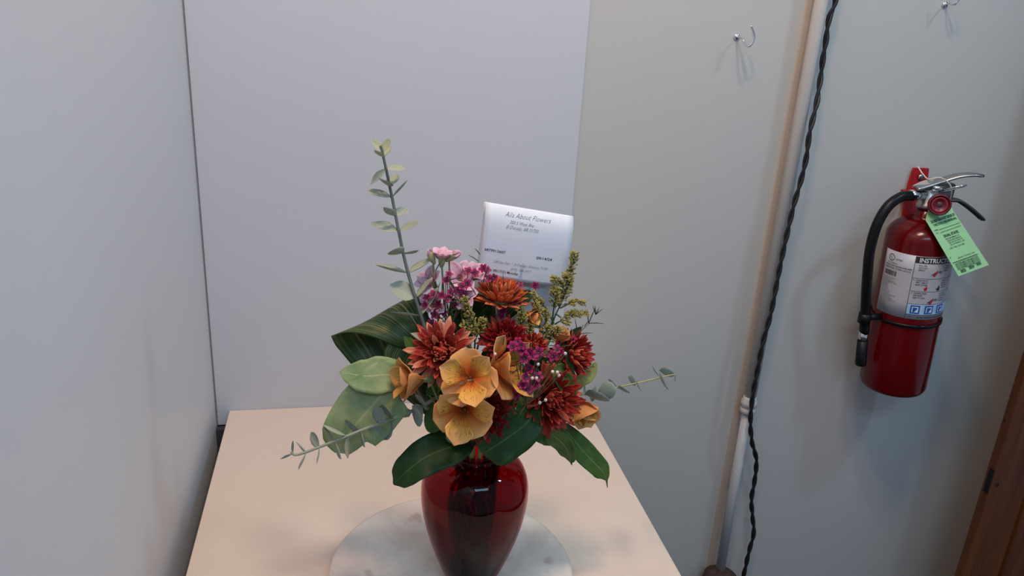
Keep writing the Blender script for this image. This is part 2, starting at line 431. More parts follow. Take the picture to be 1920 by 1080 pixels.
G_STEM = plain('green_stem', srgb(112, 128, 74), .5)
G_DARK = leaf_mat('dark_glossy_leaf', srgb(28, 52, 20), srgb(44, 74, 30), srgb(74, 98, 50), .48, 8, .12, .22)
G_MID = leaf_mat('mid_green_leaf', srgb(56, 86, 36), srgb(82, 110, 50), srgb(124, 140, 86), .5, 8, .15, .22)
G_PALE = leaf_mat('pale_leaf_underside', srgb(112, 136, 90), srgb(150, 160, 116), srgb(172, 172, 126), .55, 6, .22, .2)
G_LIME = leaf_mat('lime_leaf', srgb(120, 134, 66), srgb(146, 152, 84), srgb(168, 168, 110), .45, 7, .15)
G_EUC = leaf_mat('eucalyptus_leaf', srgb(142, 148, 130), srgb(172, 174, 154), srgb(178, 182, 166), .6, 5, .25, .2)
G_EUCD = leaf_mat('blue_eucalyptus_leaf', srgb(112, 130, 122), srgb(146, 160, 152), srgb(150, 158, 150), .6, 5, .2, .2)
G_EUCY = leaf_mat('young_eucalyptus_leaf', srgb(160, 164, 128), srgb(182, 184, 150), srgb(196, 196, 166), .6, 5, .2, .2)
EUC_STEM = plain('grey_green_stem', srgb(150, 152, 132), .6)
EUC_STEMD = plain('dark_grey_stem', srgb(92, 100, 96), .6)
TAN = plain('tan_stem', srgb(164, 158, 112), .6)
def asp_mat():
    q = Mat('aspidistra_leaf', srgb(45, 66, 30), .45, spec=.25); tc = q.node('ShaderNodeTexCoord')
    mp = q.node('ShaderNodeMapping'); mp.inputs['Scale'].default_value = (.7, 34, 1); q.l(tc.outputs['UV'], mp.inputs[0])
    n = q.noise(mp.outputs[0], 1.0, 3, .6); c = q.ramp(n, [(.3, srgb(26, 46, 20)), (.48, srgb(50, 74, 34)), (.58, srgb(84, 94, 56)), (.66, srgb(146, 136, 100))])
    q.base(c); q.bump(n, .35, .0008); return q.m
G_ASP = asp_mat()

# ---- aspidistra leaf folded into a roll
def aspidistra():
    t = thing('aspidistra_leaf', 'large dark green strap leaf rolled over into a loop, upper left of bouquet', 'leaf', foot(301))
    A, Bp = B(645, 676, -.005), B(812, 588, .020)
    ax = (Bp-A); L = ax.length; ax.normalize()
    f = (CAM-A).normalized(); up = (f.cross(ax)).normalized(); 
    if up.z < 0: up = -up
    out = ax.cross(up); 
    if out.dot(f) < 0: out = -out
    grid = []; uvg = []; n = 30
    for i in range(n+1):
        u = i/n; th = math.radians(lerp(-62, 262, u))       # 0 = towards viewer, 90 = crest, 180 = back
        r0 = pxm(A); ra = 46*r0; rb = 50*r0
        row = []; ur = []
        lo = .62*max(0, 1-u/.44)**.8 if u < .44 else (0 if u < .62 else lerp(0, .12, (u-.62)/.38))
        hi = lerp(.85, 1.0, min(1, u*2.5))
        if u > .7: hi = lerp(1.0, .8, (u-.7)/.3)
        for j in range(13):
            s = j/12; k = lerp(lo, hi, s); tap = lerp(1.0, .92, k)
            c = A + ax*(L*k)
            wob = .0012*math.sin(s*7+u*5)
            row.append(c + out*(math.cos(th)*ra*tap*.8+wob) + up*((math.sin(th)*rb*tap)+wob)); ur.append((u, s))
        grid.append(row); uvg.append(ur)
    # the front flap runs on, down to the stem
    MB().sheet(grid, .0006, uvg).build('blade', G_ASP, t)
    mb = MB(); a = grid[0][6]; 
    leaf_sheet(mb, [a+V((.002, .0, .006)), B(760, 690, -.02), B(815, 765, -.01), neckpt(B(800, 700))], lambda u: lerp(.036, .004, u**.8), cup=.15, nu=14)
    mb.build('blade_base', G_ASP, t)
    s = MB(); stem(s, neckpt(B(800, 700))+V((0, 0, .004)), 301, .0022); s.build('stem', G_STEM, t)
aspidistra()

# ---- eucalyptus
def euc_leafmesh(L, W, mat, tab=OVAL, curl=.35, cup=.3):
    me = local_petal(L, W, tab, curl, cup, .0005, 8, 6); me.materials.append(mat); me.materials.append(mat); me.name = 'leaf'; return me
def eucalyptus(label, path, nodes, seed, mats, smat, rs=(.0022, .0012), tipleaves=True):
    """path from the bouquet outwards; nodes: (t, size px, axial turn deg, opening deg)"""
    t = thing('eucalyptus_stem', label, 'eucalyptus', foot(seed))
    pts = catmull([neckpt(path[0])]+path, 10); mb = MB()
    stem(mb, neckpt(path[0])+V((0, 0, .001)), seed, .0018); k = len(pts)
    mb.tube(pts, [lerp(rs[0], rs[1], i/(k-1)) for i in range(k)], 8); mb.build('stem', smat, t)
    out = pts[10:]; k = len(out); rr = random.Random(seed)
    def where(c):   # node along the stem nearest to a pixel (x or y)
        e = [((p-CAM).dot(CR if c[0] == 'x' else CD)/(p-CAM).dot(FW)*F+(960 if c[0] == 'x' else 540)-c[1]) for p in out]
        i = min(range(k), key=lambda q: abs(e[q])); return i/(k-1)
    nodes = [(where(n_[0]),)+n_[1:] for n_ in nodes]
    me = {id(m_): [euc_leafmesh(1.0, w_, m_, tb_) for w_, tb_ in ((.32, OVAL), (.26, LANCE), (.37, OVAL))] for m_ in mats}
    for q, (tt, sz, turn, op) in enumerate(nodes):
        i = min(k-2, int(tt*(k-1))); p = lerp(out[i], out[i+1], tt*(k-1)-i); ax = (out[min(i+2, k-1)]-out[max(i-2, 0)]).normalized()
        side = Sd - ax*Sd.dot(ax); 
        if side.length < .5: side = UP-ax*UP.dot(ax)
        side.normalize(); side = M.Rotation(math.radians(turn), 3, ax)@side
        for sg in (1, -1):
            d = side*sg; o_ = math.radians(op+rr.uniform(-14, 14))
            x = d*math.sin(o_)+ax*math.cos(o_); z = ax*math.sin(o_)-d*math.cos(o_)+(CAM-p).normalized()*rr.uniform(-.1, .75)
            mm = mats[min(len(mats)-1, int(tt*len(mats)))]; me_ = me[id(mm)][rr.randrange(3)]
            rot = M.Rotation(rr.uniform(-.5, .5), 3, x)@frame(x, z)
            S = sz*1.14*pxm(p)*rr.uniform(.85, 1.12)
            link('leaf', me_, [mm, mm], t, place(t, p+x*.0006, rot, S))
        mbn = None
    return t
eucalyptus('tall upright grey-green eucalyptus stem rising at upper left of bouquet',
    [B(822, 690, -.022), B(796, 612, -.026), B(762, 500, -.004), B(735, 370, .02), B(718, 290, .025), B(714, 273, .026)],
    [(('y', y_), z_, a_, o_) for y_, z_, a_, o_ in ((640, 34, 10, 60), (597, 50, 15, 70), (555, 48, 5, 62), (516, 50, 15, 85), (477, 40, 70, 90), (436, 46, -8, 78), (410, 38, 65, 80), (372, 40, 10, 70), (348, 34, 75, 85), (316, 36, 10, 120), (295, 32, 70, 70), (282, 26, 20, 50))],
    11, [G_EUC, G_EUC, G_EUC, G_EUCY], EUC_STEMD)
eucalyptus('eucalyptus stem drooping out to the lower left over the table',
    [B(835, 750, -.03), B(780, 768, -.055), B(700, 798, -.075), B(620, 830, -.085), B(560, 852, -.09), B(545, 848, -.09)],
    [(('x', y_), z_, a_, o_) for y_, z_, a_, o_ in ((795, 44, 70, 80), (770, 44, 15, 85), (736, 52, 78, 90), (709, 40, 82, 92), (679, 40, 80, 90), (651, 40, 40, 70), (630, 36, 60, 90), (599, 36, 70, 90), (575, 38, 80, 75), (549, 20, 45, 60))],
    12, [G_EUCD, G_EUCD, G_EUC, G_EUCD], EUC_STEM)
eucalyptus('eucalyptus stem reaching out to the right against the wall',
    [B(1030, 750, .0), B(1090, 740, .005), B(1140, 730, .01), B(1200, 717, .012), B(1250, 705, .014), B(1270, 702, .015)],
    [(('x', y_), z_, a_, o_) for y_, z_, a_, o_ in ((1095, 44, 90, 70), (1122, 42, 60, 85), (1160, 34, 85, 95), (1197, 34, 80, 100), (1237, 38, 86, 95), (1266, 32, 80, 125))],
    13, [G_EUCD, G_EUCD, G_EUCD], TAN, (.0014, .0008))

# ---- broad leaves (salal): each sprig its own thing
def sprig(label, leaves, seed, smat=G_STEM, name='salal_sprig', via=None, cat='leaf sprig'):
    """leaves: (midrib pixels [(x,y,d)..], half width px, table, mat, roll, cup, wave)"""
    t = thing(name, label, cat, foot(seed))
    mb = MB(); b0 = B(*leaves[0][0][0]); stem(mb, b0, seed, .0015, via)
    for L in leaves[1:]:
        b = B(*L[0][0])
        if (b-b0).length > .002: mb.tube(catmull([lerp(neckpt(b0), b0, .6), lerp(b0, b, .7), b], 5), .0011, 6)
    mb.build('stem', smat, t)
    for i, (pp, w, tab, mat, roll, cup, wave) in enumerate(leaves):
        pts = [B(*q) for q in pp]; W = w*pxm(pts[len(pts)//2]); mb = MB()
        leaf_sheet(mb, pts, blade(W, tab), roll, cup, wave, 2.5, .0006, 24, 10, seed+i)
        mb.build('leaf', mat, t)
    return t
sprig('sprig with two large pale green rounded leaves at left of bouquet',
    [([(772, 716, -.045), (730, 703, -.050), (685, 705, -.052), (636, 697, -.048)], 36, OVAL, G_PALE, .15, .10, .05),
     ([(762, 722, -.047), (735, 722, -.052), (690, 770, -.060), (655, 815, -.062), (655, 852, -.058)], 60, [(0, .2), (.12, .6), (.3, .95), (.5, 1), (.75, .86), (.92, .45), (1, 0)], G_PALE, -.1, .12, .06)],
    21, TAN, via=[B(800, 760, -.03)])
mbx = MB()
sprig('broad dark green leaf hanging over the front left of the vase',
    [([(888, 822, -.040), (850, 836, -.055), (800, 856, -.066), (765, 882, -.070), (738, 908, -.066)], 37, [(0, .3), (.12, .7), (.3, 1), (.55, .98), (.75, .8), (.9, .6), (1, .05)], G_DARK, .25, .10, .12)], 22)
sprig('broad dark green leaf across the front right of the vase neck',
    [([(1010, 765, -.045), (985, 795, -.060), (950, 822, -.068), (915, 845, -.070), (905, 852, -.068)], 42, [(0, .25), (.15, .75), (.4, 1), (.65, .95), (.85, .6), (1, .03)], G_DARK, -.25, .12, .12),
     ([(1030, 835, -.03), (1005, 800, -.040), (985, 770, -.045), (975, 745, -.04)], 25, OVAL, G_MID, .5, .2, .08)], 23)
sprig('dark leaf pair drooping right of the vase, one long with curled tip',
    [([(1000, 800, -.030), (1035, 815, -.038), (1058, 835, -.040), (1068, 855, -.038), (1072, 872, -.036)], 22, [(0, .2), (.2, .8), (.45, 1), (.7, .75), (.85, .45), (.93, .1), (1, .03)], G_MID, .6, .15, .15),
     ([(1035, 790, -.010), (1065, 812, -.012), (1097, 850, -.014), (1126, 880, -.016), (1136, 896, -.016), (1139, 914, -.016)], 22, [(0, .2), (.15, .6), (.38, 1), (.6, .85), (.76, .42), (.86, .08), (1, .03)], G_MID, -.2, .15, .05)], 24)
sprig('pale lime leaf curling up at the right edge of bouquet',
    [([(1070, 738, -.01), (1085, 716, -.012), (1105, 700, -.012), (1118, 678, -.008)], 13, OVAL, G_LIME, .3, .4, .1),
     ([(1062, 690, -.02), (1050, 700, -.03), (1066, 735, -.03), (1062, 760, -.02)], 18, OVAL, G_MID, -.4, .3, .1)], 25)
sprig('green leaves tucked beside the left orange blossom',
    [([(830, 760, -.045), (822, 775, -.05), (815, 795, -.052), (826, 806, -.05)], 22, OVAL, G_MID, .2, .12, .05),
     ([(805, 690, -.030), (785, 668, -.034), (768, 645, -.034), (757, 630, -.032)], 15, LANCE, G_MID, .5, .2, .0),
     ([(800, 740, -.048), (812, 728, -.052), (820, 715, -.055), (826, 700, -.05)], 14, OVAL, G_MID, 0, .2, .0)], 26)
sprig('dark upright leaves behind the yellow sprigs at centre',
    [([(880, 650, .0), (868, 610, .004), (862, 575, .006), (866, 545, .006)], 24, OVAL, G_DARK, .2, .2, .05),
     ([(905, 640, .012), (908, 600, .016), (902, 570, .018), (880, 548, .018)], 22, LANCE, G_DARK, -.2, .2, .05),
     ([(950, 600, .02), (965, 575, .022), (985, 556, .024), (1003, 552, .024)], 14, OVAL, G_DARK, 0, .2, 0),
     ([(800, 660, .01), (790, 630, .012), (778, 600, .014), (772, 565, .016)], 30, OVAL, G_DARK, 0, .2, .05)], 27)
sprig('dark leaves added to darken the gaps deep in the middle of bouquet',  # leaves added so the gaps between the blooms read dark
    [([(960, 770, .0), (935, 720, -.01), (940, 680, -.012), (960, 640, -.01)], 48, OVAL, G_DARK, 0, .1, .1),
     ([(980, 770, .0), (1010, 730, -.01), (1040, 690, -.012), (1075, 655, -.01)], 46, OVAL, G_DARK, 0, .1, .1),
     ([(900, 780, .0), (850, 740, -.01), (820, 700, -.012), (790, 670, -.01)], 46, OVAL, G_DARK, 0, .1, .1),
     ([(900, 790, -.02), (870, 800, -.03), (840, 812, -.036), (815, 822, -.036)], 30, OVAL, G_DARK, 0, .1, .1),
     ([(960, 800, .0), (1000, 790, .0), (1040, 775, .0), (1080, 770, .0)], 30, OVAL, G_DARK, 0, .1, .1)], 28)
sprig('small dark green leaf behind the purple florets at right edge',
    [([(1050, 650, .0), (1072, 630, .002), (1090, 612, .004)], 10, LANCE, G_DARK, .2, .2, 0)], 29)
sprig('blue-grey round leaf above the vase lip',
    [([(880, 800, -.05), (862, 808, -.056), (850, 822, -.058), (846, 832, -.056)], 17, OVAL, G_EUCD, .1, .1, 0)], 30)

# ---- chrysanthemums
MUMTAB = [(0, .45), (.3, .75), (.65, 1), (.85, .85), (.96, .45), (1, .1)]
def mum(label, c, fac, Rpx, seed, cols, closed=0.0, flat=1.0):
    front, back = cols; t = thing('chrysanthemum', label, 'flower', foot(seed), None); rr = random.Random(seed)
    Rm = Rpx*pxm(c); mb = MB(); base = c-fac*Rm*.42; stem(mb, base, seed, .002, None, .0024); mb.build('stem', G_STEM, t)
    MB().lathe([(0, -.004), (.003, -.003), (Rm*.3, .001), (Rm*.34, .004), (0, .006)], base, fac, 14).build('calyx', G_STEM, t)
    shapes = []
    for cu, cp in ((.55, .5), (.9, .6), (.25, .4), (1.2, .6)):
        me = local_petal(1.0, .098, MUMTAB, cu, cp, .012, 6, 4); me.materials.append(front); me.materials.append(back); shapes.append(me)
    me = local_petal(1.0, .105, MUMTAB, .3, .5, .012, 6, 4); me.materials.append(back); me.materials.append(back); shapes.append(me)
    a0 = fac.orthogonal().normalized(); b0 = fac.cross(a0)
    core = MB()
    rings = [(5, 7, .66, 0, 3), (15, 12, .70, 0, 3), (27, 17, .76, 0, 3), (42, 21, .84, 1, 1), (58, 25, .93, 1, 0), (76, 26, 1.02, 1, 0), (93, 24, 1.08, 1, 4)]
    for ri, (el, n, ln, obj_, sh) in enumerate(rings):
        for j in range(n):
            an = 2*PI*(j+.5*(ri % 2))/n+rr.uniform(-.12, .12); e = math.radians(el*(1-.30*closed)+rr.uniform(-6, 6))
            d = a0*math.cos(an)+b0*math.sin(an); x = d*math.sin(e)+fac*math.cos(e); z = fac*math.sin(e)-d*math.cos(e)
            S = Rm*ln*rr.uniform(.88, 1.08); rot = M.Rotation(rr.uniform(-.3, .3), 3, x)@frame(x, z)
            pos = base+fac*(Rm*.05*(6-ri))+d*Rm*.05*ri*.5
            if obj_:
                link('petal', shapes[sh if rr.random() < .7 else rr.choice((0, 1, 2, 4))], [front, back], t, place(t, pos, rot, S))
            else:
                me = shapes[sh]; q = rot.to_4x4()@M.Diagonal((S, S, S, 1)); q.translation = pos
                uvl = [(0, 0)]*len(me.vertices); 
                for lp_ in me.loops: uvl[lp_.vertex_index] = tuple(me.uv_layers[0].data[lp_.index].uv)
                n0 = len(core.v); core.v += [q@v.co for v in me.vertices]; core.uv += uvl
                for p in me.polygons: core.f.append(tuple(n0+i for i in p.vertices)); core.mi.append(0)
    o = core.build('petal_core', [front, back], t)
    return t
ORG = (petal_mat('orange_petal', srgb(150, 44, 16), srgb(206, 82, 38)), petal_mat('orange_petal_back', srgb(176, 78, 40), srgb(220, 120, 74)))
RUST = (petal_mat('rust_red_petal', srgb(96, 14, 16), srgb(196, 72, 56)), petal_mat('salmon_petal_back', srgb(180, 84, 62), srgb(226, 150, 118)))
DRED = (petal_mat('dark_red_petal', srgb(84, 10, 14), srgb(144, 26, 24)), petal_mat('dark_red_back', srgb(120, 34, 26), srgb(178, 66, 44)))
RED = (petal_mat('red_petal', srgb(100, 16, 14), srgb(170, 44, 30)), petal_mat('red_petal_back', srgb(150, 50, 34), srgb(202, 92, 62)))
def P_(x, y, d): return B(x, y, d)
p = B(828, 659, -.056); mum('rust red chrysanthemum with salmon outer petals, front left of bouquet', p, facing(p, .03, .15), 57, 41, RUST, .1)
p = B(941, 549, .005); mum('bright orange chrysanthemum seen from the side, topmost of the bouquet', p, (UP+(CAM-p).normalized()*.02+Sd*.10).normalized(), 49, 42, ORG, .40)
p = B(946, 636, -.030); mum('dark red chrysanthemum in the centre, above the upright orange petal', p, facing(p, 0, .35), 45, 43, DRED, .3)
p = B(1002, 648, -.022); mum('small half-open red chrysanthemum at centre right beside purple florets', p, facing(p, .4, .4), 27, 44, RED, .8)
p = B(1080, 666, -.010); mum('orange-red chrysanthemum turned to the right at the right edge', p, facing(p, 1.1, .15), 46, 45, RED, .2)
p = B(1036, 748, -.042); mum('red chrysanthemum at lower right above the drooping long leaf', p, facing(p, .5, -.1), 62, 46, RED, .1)
p = B(908, 782, -.060); mum('dark red chrysanthemum low down behind the two orange blossoms', p, facing(p, .05, -.35), 50, 47, DRED, .2)

# ---- alstroemeria
A_OUT = petal_mat('peach_orange_petal', srgb(204, 100, 36), srgb(230, 172, 108), mid=srgb(222, 142, 68), lines=18)
A_IN = petal_mat('streaked_yellow_petal', srgb(196, 92, 32), srgb(228, 168, 100), mid=srgb(222, 166, 72), streak=srgb(104, 44, 20), lines=18)
A_BACK = petal_mat('peach_petal_back', srgb(206, 130, 66), srgb(216, 152, 92), lines=18)
ALO = [(0, .16), (.2, .42), (.45, .86), (.68, 1), (.86, .84), (.945, .42), (.965, .10), (1, .03)]
ALI = [(0, .12), (.2, .28), (.5, .72), (.70, 1), (.84, .80), (.925, .46), (.965, .12), (1, .02)]
def alstro(label, c, fac, Rpx, seed, spin=0.0, opn=66, mats=None, skip=(), nstem=True, obj=None, via=None):
    mo, mi_, mb_ = mats or (A_OUT, A_IN, A_BACK)
    t = obj or thing('alstroemeria', label, 'flower', foot(seed)); rr = random.Random(seed)
    Rm = Rpx*pxm(c); base = c-fac*Rm*.55
    mb = MB(); stem(mb, base, seed, .0017, via, .0013); mb.build('stem', G_STEM, t)
    MB().lathe([(0, -.002), (.0022, 0), (.0034, .004), (.003, .008), (.0022, .011)], base-fac*.004, fac, 12).build('ovary', G_STEM, t)
    u0 = UP-fac*UP.dot(fac); u0.normalize(); r0 = u0.cross(fac)
    mo_ = local_petal(1.0, .50, ALO, -.55, .22, .008, 20, 10, ruf=.10); mo_.materials.append(mo); mo_.materials.append(mb_)
    mn_ = local_petal(1.0, .33, ALI, -.40, .35, .008, 20, 10, ruf=.08); mn_.materials.append(mi_); mn_.materials.append(mb_)
    for k in range(6):
        if k in skip: continue
        an = PI/2+k*PI/3+spin+rr.uniform(-.07, .07); inn = k % 2 == 1
        e = math.radians(opn*(.78 if inn else 1)+rr.uniform(-5, 5)-22)
        d = r0*math.cos(an)+u0*math.sin(an); x = d*math.sin(e)+fac*math.cos(e); z = fac*math.sin(e)-d*math.cos(e)
        S = Rm*(1.12 if inn else 1.16)*rr.uniform(.95, 1.05)/max(.62, math.sin(e+.25))
        rot = M.Rotation(rr.uniform(-.14, .14), 3, x)@frame(x, z)
        link('petal', mn_ if inn else mo_, [mi_ if inn else mo, mb_], t, place(t, base+fac*(.0035 if inn else .001)+fac*.004, rot, S))
    st = MB()
    for k in range(6):
        an = k*PI/3+.3; d = r0*math.cos(an)+u0*math.sin(an)
        st.tube(catmull([base+fac*.004, base+fac*Rm*.35+d*.002, base+fac*Rm*.62+d*.004-u0*.003], 4), .0004, 5); st.ball(base+fac*Rm*.62+d*.004-u0*.003, .0013)
    st.build('stamens', plain('anther_%d' % seed, srgb(120, 90, 50), .7), t)
    return t
p = B(880, 709, -.088); alstro('open peach-orange blossom with streaked petals, front centre of bouquet', p, facing(p, -.05, .05), 51, 51, .30, 72)
p = B(870, 768, -.086); alstro('lower peach-orange blossom directly below the front one', p, facing(p, .0, -.35), 54, 52, -.25, 74)
p = B(936, 690, -.066); alstro('orange blossom turned right, one petal standing up, above front blossoms', p, facing(p, 1.9, .05), 56, 53, .1, 66)
p = B(786, 712, -.066); alstro('narrow orange blossom half hidden at the left, facing left', p, facing(p, -2.4, -.2), 36, 54, .3, 50)
p = B(1086, 756, -.006); alstro('orange blossom drooping at lower right behind the red bloom', p, facing(p, 1.2, -2.0), 30, 55, .5, 30)
p = B(1046, 644, -.002); alstro('small orange blossom bud at upper right under yellow sprigs', p, facing(p, .5, 1.6), 19, 56, 0, 36)
p = B(984, 588, .004); alstro('small orange blossom tucked under the topmost orange chrysanthemum', p, facing(p, 1.6, -.6), 18, 57, 0, 40)

# ---- pink blooms
K_OUT = petal_mat('pink_petal', srgb(214, 140, 170), srgb(238, 198, 212), lines=14)
K_BACK = petal_mat('pink_petal_back', srgb(176, 160, 120), srgb(236, 190, 204), mid=srgb(226, 172, 190), lines=14)
def pinkb(label, c, fac, Rpx, seed, opn=50, spin=0, n=6):
    t = thing('pink_blossom', label, 'flower', foot(seed)); rr = random.Random(seed); Rm = Rpx*pxm(c); base = c-fac*Rm*.5
    mb = MB(); stem(mb, base, seed, .0013, None, .001); mb.build('stem', G_STEM, t)
    MB().lathe([(0, -.003), (.002, -.001), (.0036, .004), (.0040, .009), (.0030, .012)], base-fac*.003, fac, 12).build('calyx', TAN, t)
    u0 = (UP-fac*UP.dot(fac)).normalized(); r0 = u0.cross(fac)
    me = local_petal(1.0, .36, OVAL, .5 if opn < 35 else -.3, .35, .01, 9, 6, ruf=.18); me.materials.append(K_OUT); me.materials.append(K_BACK)
    for k in range(n):
        an = k*2*PI/n+spin+rr.uniform(-.15, .15); e = math.radians(opn+rr.uniform(-9, 9)-(14 if k % 2 else 0))
        d = r0*math.cos(an)+u0*math.sin(an); x = d*math.sin(e)+fac*math.cos(e); z = fac*math.sin(e)-d*math.cos(e)
        link('petal', me, [K_OUT, K_BACK], t, place(t, base+fac*.003+d*.001, M.Rotation(rr.uniform(-.2, .2), 3, x)@frame(x, z), Rm*rr.uniform(1.0, 1.2)))
    return t
def upf(x, f=0): return (Sd*x+UP-Fh*f).normalized()
pk = [('pale pink bud spreading at the top left beside the tall eucalyptus', 829, 482, .0, upf(.05, .1), 26, 42),
      ('small closed pink bud left of the topmost pink bud', 808, 480, .0, upf(-.45, .1), 17, 12),
      ('slender pink bud leaning right of the topmost pink bud', 850, 480, .0, upf(1.3, .1), 20, 10),
      ('pale pink blossom facing left beside the grey-green leaves', 805, 528, .0, upf(-.9, .8), 30, 50),
      ('large pale pink blossom below the card at upper left', 862, 518, .008, upf(.1, .9), 34, 55),
      ('pale pink blossom partly behind the card edge', 888, 516, .014, upf(.4, .6), 28, 50),
      ('pink blossom low on the left among the purple florets', 812, 570, -.004, upf(-.6, 1.2), 28, 55),
      ('pink blossom under the large one, its petal spreading right', 868, 552, -.004, upf(.5, 1.5), 30, 62)]
for i, (lb, x, y, d, f, r, op) in enumerate(pk):
    pinkb(lb, B(x, y, d), f, r, 61+i, op, .3*i, 5 if r < 21 else 6)

# ---- waxflower sprays
WAX = petal_mat('magenta_petal', srgb(112, 12, 60), srgb(180, 38, 106), lines=6)
WAXC = plain('dark_magenta_cup', srgb(66, 8, 34), .5)
WSTEM = plain('wax_stem', srgb(104, 96, 60), .6); NEEDLE = plain('needle_leaf', srgb(58, 72, 46), .5)
BERRY = plain('white_bud', srgb(222, 206, 196), .35)
def wax_mesh():
    mb = MB(); g = []
    for k in range(5):
        an = 2*PI*k/5; grid = []
        for i in range(5):
            u = i/4; w = .34*(math.sin(PI*(u*.80+.14))); row = []
            for j in range(4):
                c = -1+2*j/3; x = .22+u*.72; y = c*w; z = .12*u+.25*c*c*w
                row.append(V((x*math.cos(an)-y*math.sin(an), x*math.sin(an)+y*math.cos(an), z)))
            grid.append(row)
        mb.sheet(grid, .03, mi=(0, 0))
    mb.lathe([(0, -.75), (.10, -.7), (.22, -.35), (.33, .0), (.33, .10), (.25, .12), (.16, -.02), (0, -.04)], (0, 0, 0), UP, 10, mi=1)
    return mesh('floret', mb.v, mb.f, mb.uv, mb.mi)
WM = wax_mesh(); WM.materials.append(WAX); WM.materials.append(WAXC)
def wax(label, org, blooms, needles, seed, r=9, berries=()):
    t = thing('waxflower_sprig', label, 'flower sprig', foot(seed)); rr = random.Random(seed); o0 = B(*org)
    mb = MB(); stem(mb, o0, seed, .0012, None, .0009)
    for (x, y, d) in blooms:
        c = B(x, y, d); f = facing(c, rr.uniform(-.7, .7), rr.uniform(-.2, .8)); s = r*pxm(c)*rr.uniform(.85, 1.15)
        a = c-f*s*.7; mb.tube(catmull([o0, lerp(o0, a, .55)+V((rr.uniform(-.003, .003), rr.uniform(-.003, .003), -.002)), a], 5), .0005, 5)
        z = f; xx = f.orthogonal(); rot = frame(xx, z)
        link('floret', WM, [WAX, WAXC], t, place(t, c, M.Rotation(rr.uniform(0, 6), 3, f)@rot, s))
    for (x, y, d) in berries:
        c = B(x, y, d); mb.tube(catmull([o0, lerp(o0, c, .5)+V((0, 0, -.003)), c], 4), .0004, 5)
    mb.build('stem', WSTEM, t)
    if berries:
        for (x, y, d) in berries: MB().ball(B(x, y, d), 3.4*pxm(B(x, y, d)), 10).build('bud', BERRY, t)
    nb = MB()
    for (x0, y0, x1, y1, d) in needles:
        a, b = B(x0, y0, d), B(x1, y1, d+rr.uniform(-.006, .006)); nb.tube([a, lerp(a, b, .5)+V((0, 0, .0006)), b], [.0005, .0006, .0002], 5)
    o = nb.build('needles', NEEDLE, t); o['kind'] = 'stuff'
    return t
def rnd_needles(cx, cy, n, d, L, seed, spread=22):
    rr = random.Random(seed); out = []
    for i in range(n):
        x, y = cx+rr.gauss(0, spread), cy+rr.gauss(0, spread); a = rr.uniform(0, 2*PI); out.append((x, y, x+math.cos(a)*L, y-abs(math.sin(a))*L, d+rr.uniform(-.01, .005)))
    return out
wax('magenta waxflower sprig at upper left among the pink blossoms', (845, 610, -.005),
    [(800, 558, -.016), (797, 572, -.018), (812, 552, -.016), (828, 553, -.018), (838, 560, -.018), (845, 548, -.015), (822, 570, -.016), (858, 545, -.014), (870, 552, -.014), (842, 514, -.012), (836, 526, -.012), (866, 537, -.014), (876, 532, -.014), (878, 508, .0), (890, 512, .0), (815, 590, -.016), (808, 606, -.016), (822, 612, -.016), (852, 570, -.01), (832, 585, -.014)],
    [(826, 560, 803, 500, -.006), (829, 560, 829, 520, -.006), (845, 560, 842, 525, -.006), (800, 530, 806, 512, -.006)]+rnd_needles(845, 575, 26, -.012, 22, 5), 71, 10)
wax('magenta waxflower sprig in front of the card, with thin needles', (930, 600, .01),
    [(906, 503, .004), (913, 506, .004), (917, 522, .0), (926, 520, .0), (971, 572, -.006), (944, 584, -.006), (940, 592, -.006), (966, 565, -.006), (1003, 536, .01), (975, 535, .0)],
    [(897, 490, 878, 478, .012), (900, 477, 890, 466, .012), (944, 545, 943, 512, -.002), (948, 550, 947, 522, -.002), (952, 550, 950, 526, -.002), (921, 530, 925, 512, .0), (906, 530, 911, 508, .002),
     (905, 575, 917, 560, .0), (903, 585, 920, 572, .0), (918, 600, 905, 588, .0), (925, 612, 912, 600, .0), (930, 590, 915, 578, .0)], 72, 9)
wax('largest magenta waxflower sprig, right of the orange blossoms', (985, 760, -.062),
    [(961, 650, -.082), (977, 648, -.077), (979, 657, -.078), (984, 671, -.080), (997, 668, -.078), (992, 662, -.076), (970, 640, -.072), (1003, 668, -.072), (1037, 668, -.067), (993, 692, -.080), (985, 709, -.082), (979, 722, -.082), (974, 733, -.082), (1003, 722, -.080), (1008, 706, -.077), (968, 738, -.082), (1045, 655, -.062), (1050, 660, -.062), (1010, 660, -.072), (990, 730, -.082)],
    [(985, 745, 1022, 720, -.087), (1000, 690, 1030, 648, -.082), (1030, 648, 1046, 650, -.082), (1028, 655, 1022, 680, -.082), (1040, 655, 1052, 680, -.077), (1050, 652, 1070, 647, -.072), (960, 700, 975, 690, -.082)]+rnd_needles(985, 690, 44, -.056, 20, 8, 24), 73, 12,
    [(998, 709, -.088), (1006, 709, -.088), (1023, 750, -.07), (1012, 755, -.07), (1009, 683, -.082), (1036, 697, -.082), (1045, 698, -.082), (1048, 704, -.082), (1060, 663, -.072), (928, 664, -.082)])
wax('magenta waxflower tip at the upper right edge, bare needles reaching right', (1055, 665, .0),
    [(1062, 628, -.004), (1066, 636, -.006), (1070, 642, -.006), (1074, 636, -.006), (1059, 622, -.002), (1050, 640, -.004)],
    [(1070, 640, 1103, 608, .004), (1103, 608, 1117, 575, .004), (1117, 590, 1115, 573, .004), (1117, 590, 1124, 576, .004), (1117, 590, 1131, 579, .004), (1104, 606, 1133, 607, .004), (1103, 605, 1101, 580, .004), (1083, 627, 1078, 597, .004), (1085, 626, 1094, 609, .004), (1083, 627, 1112, 624, .004), (1096, 612, 1106, 600, .004), (1117, 590, 1111, 573, .004)], 74, 9)

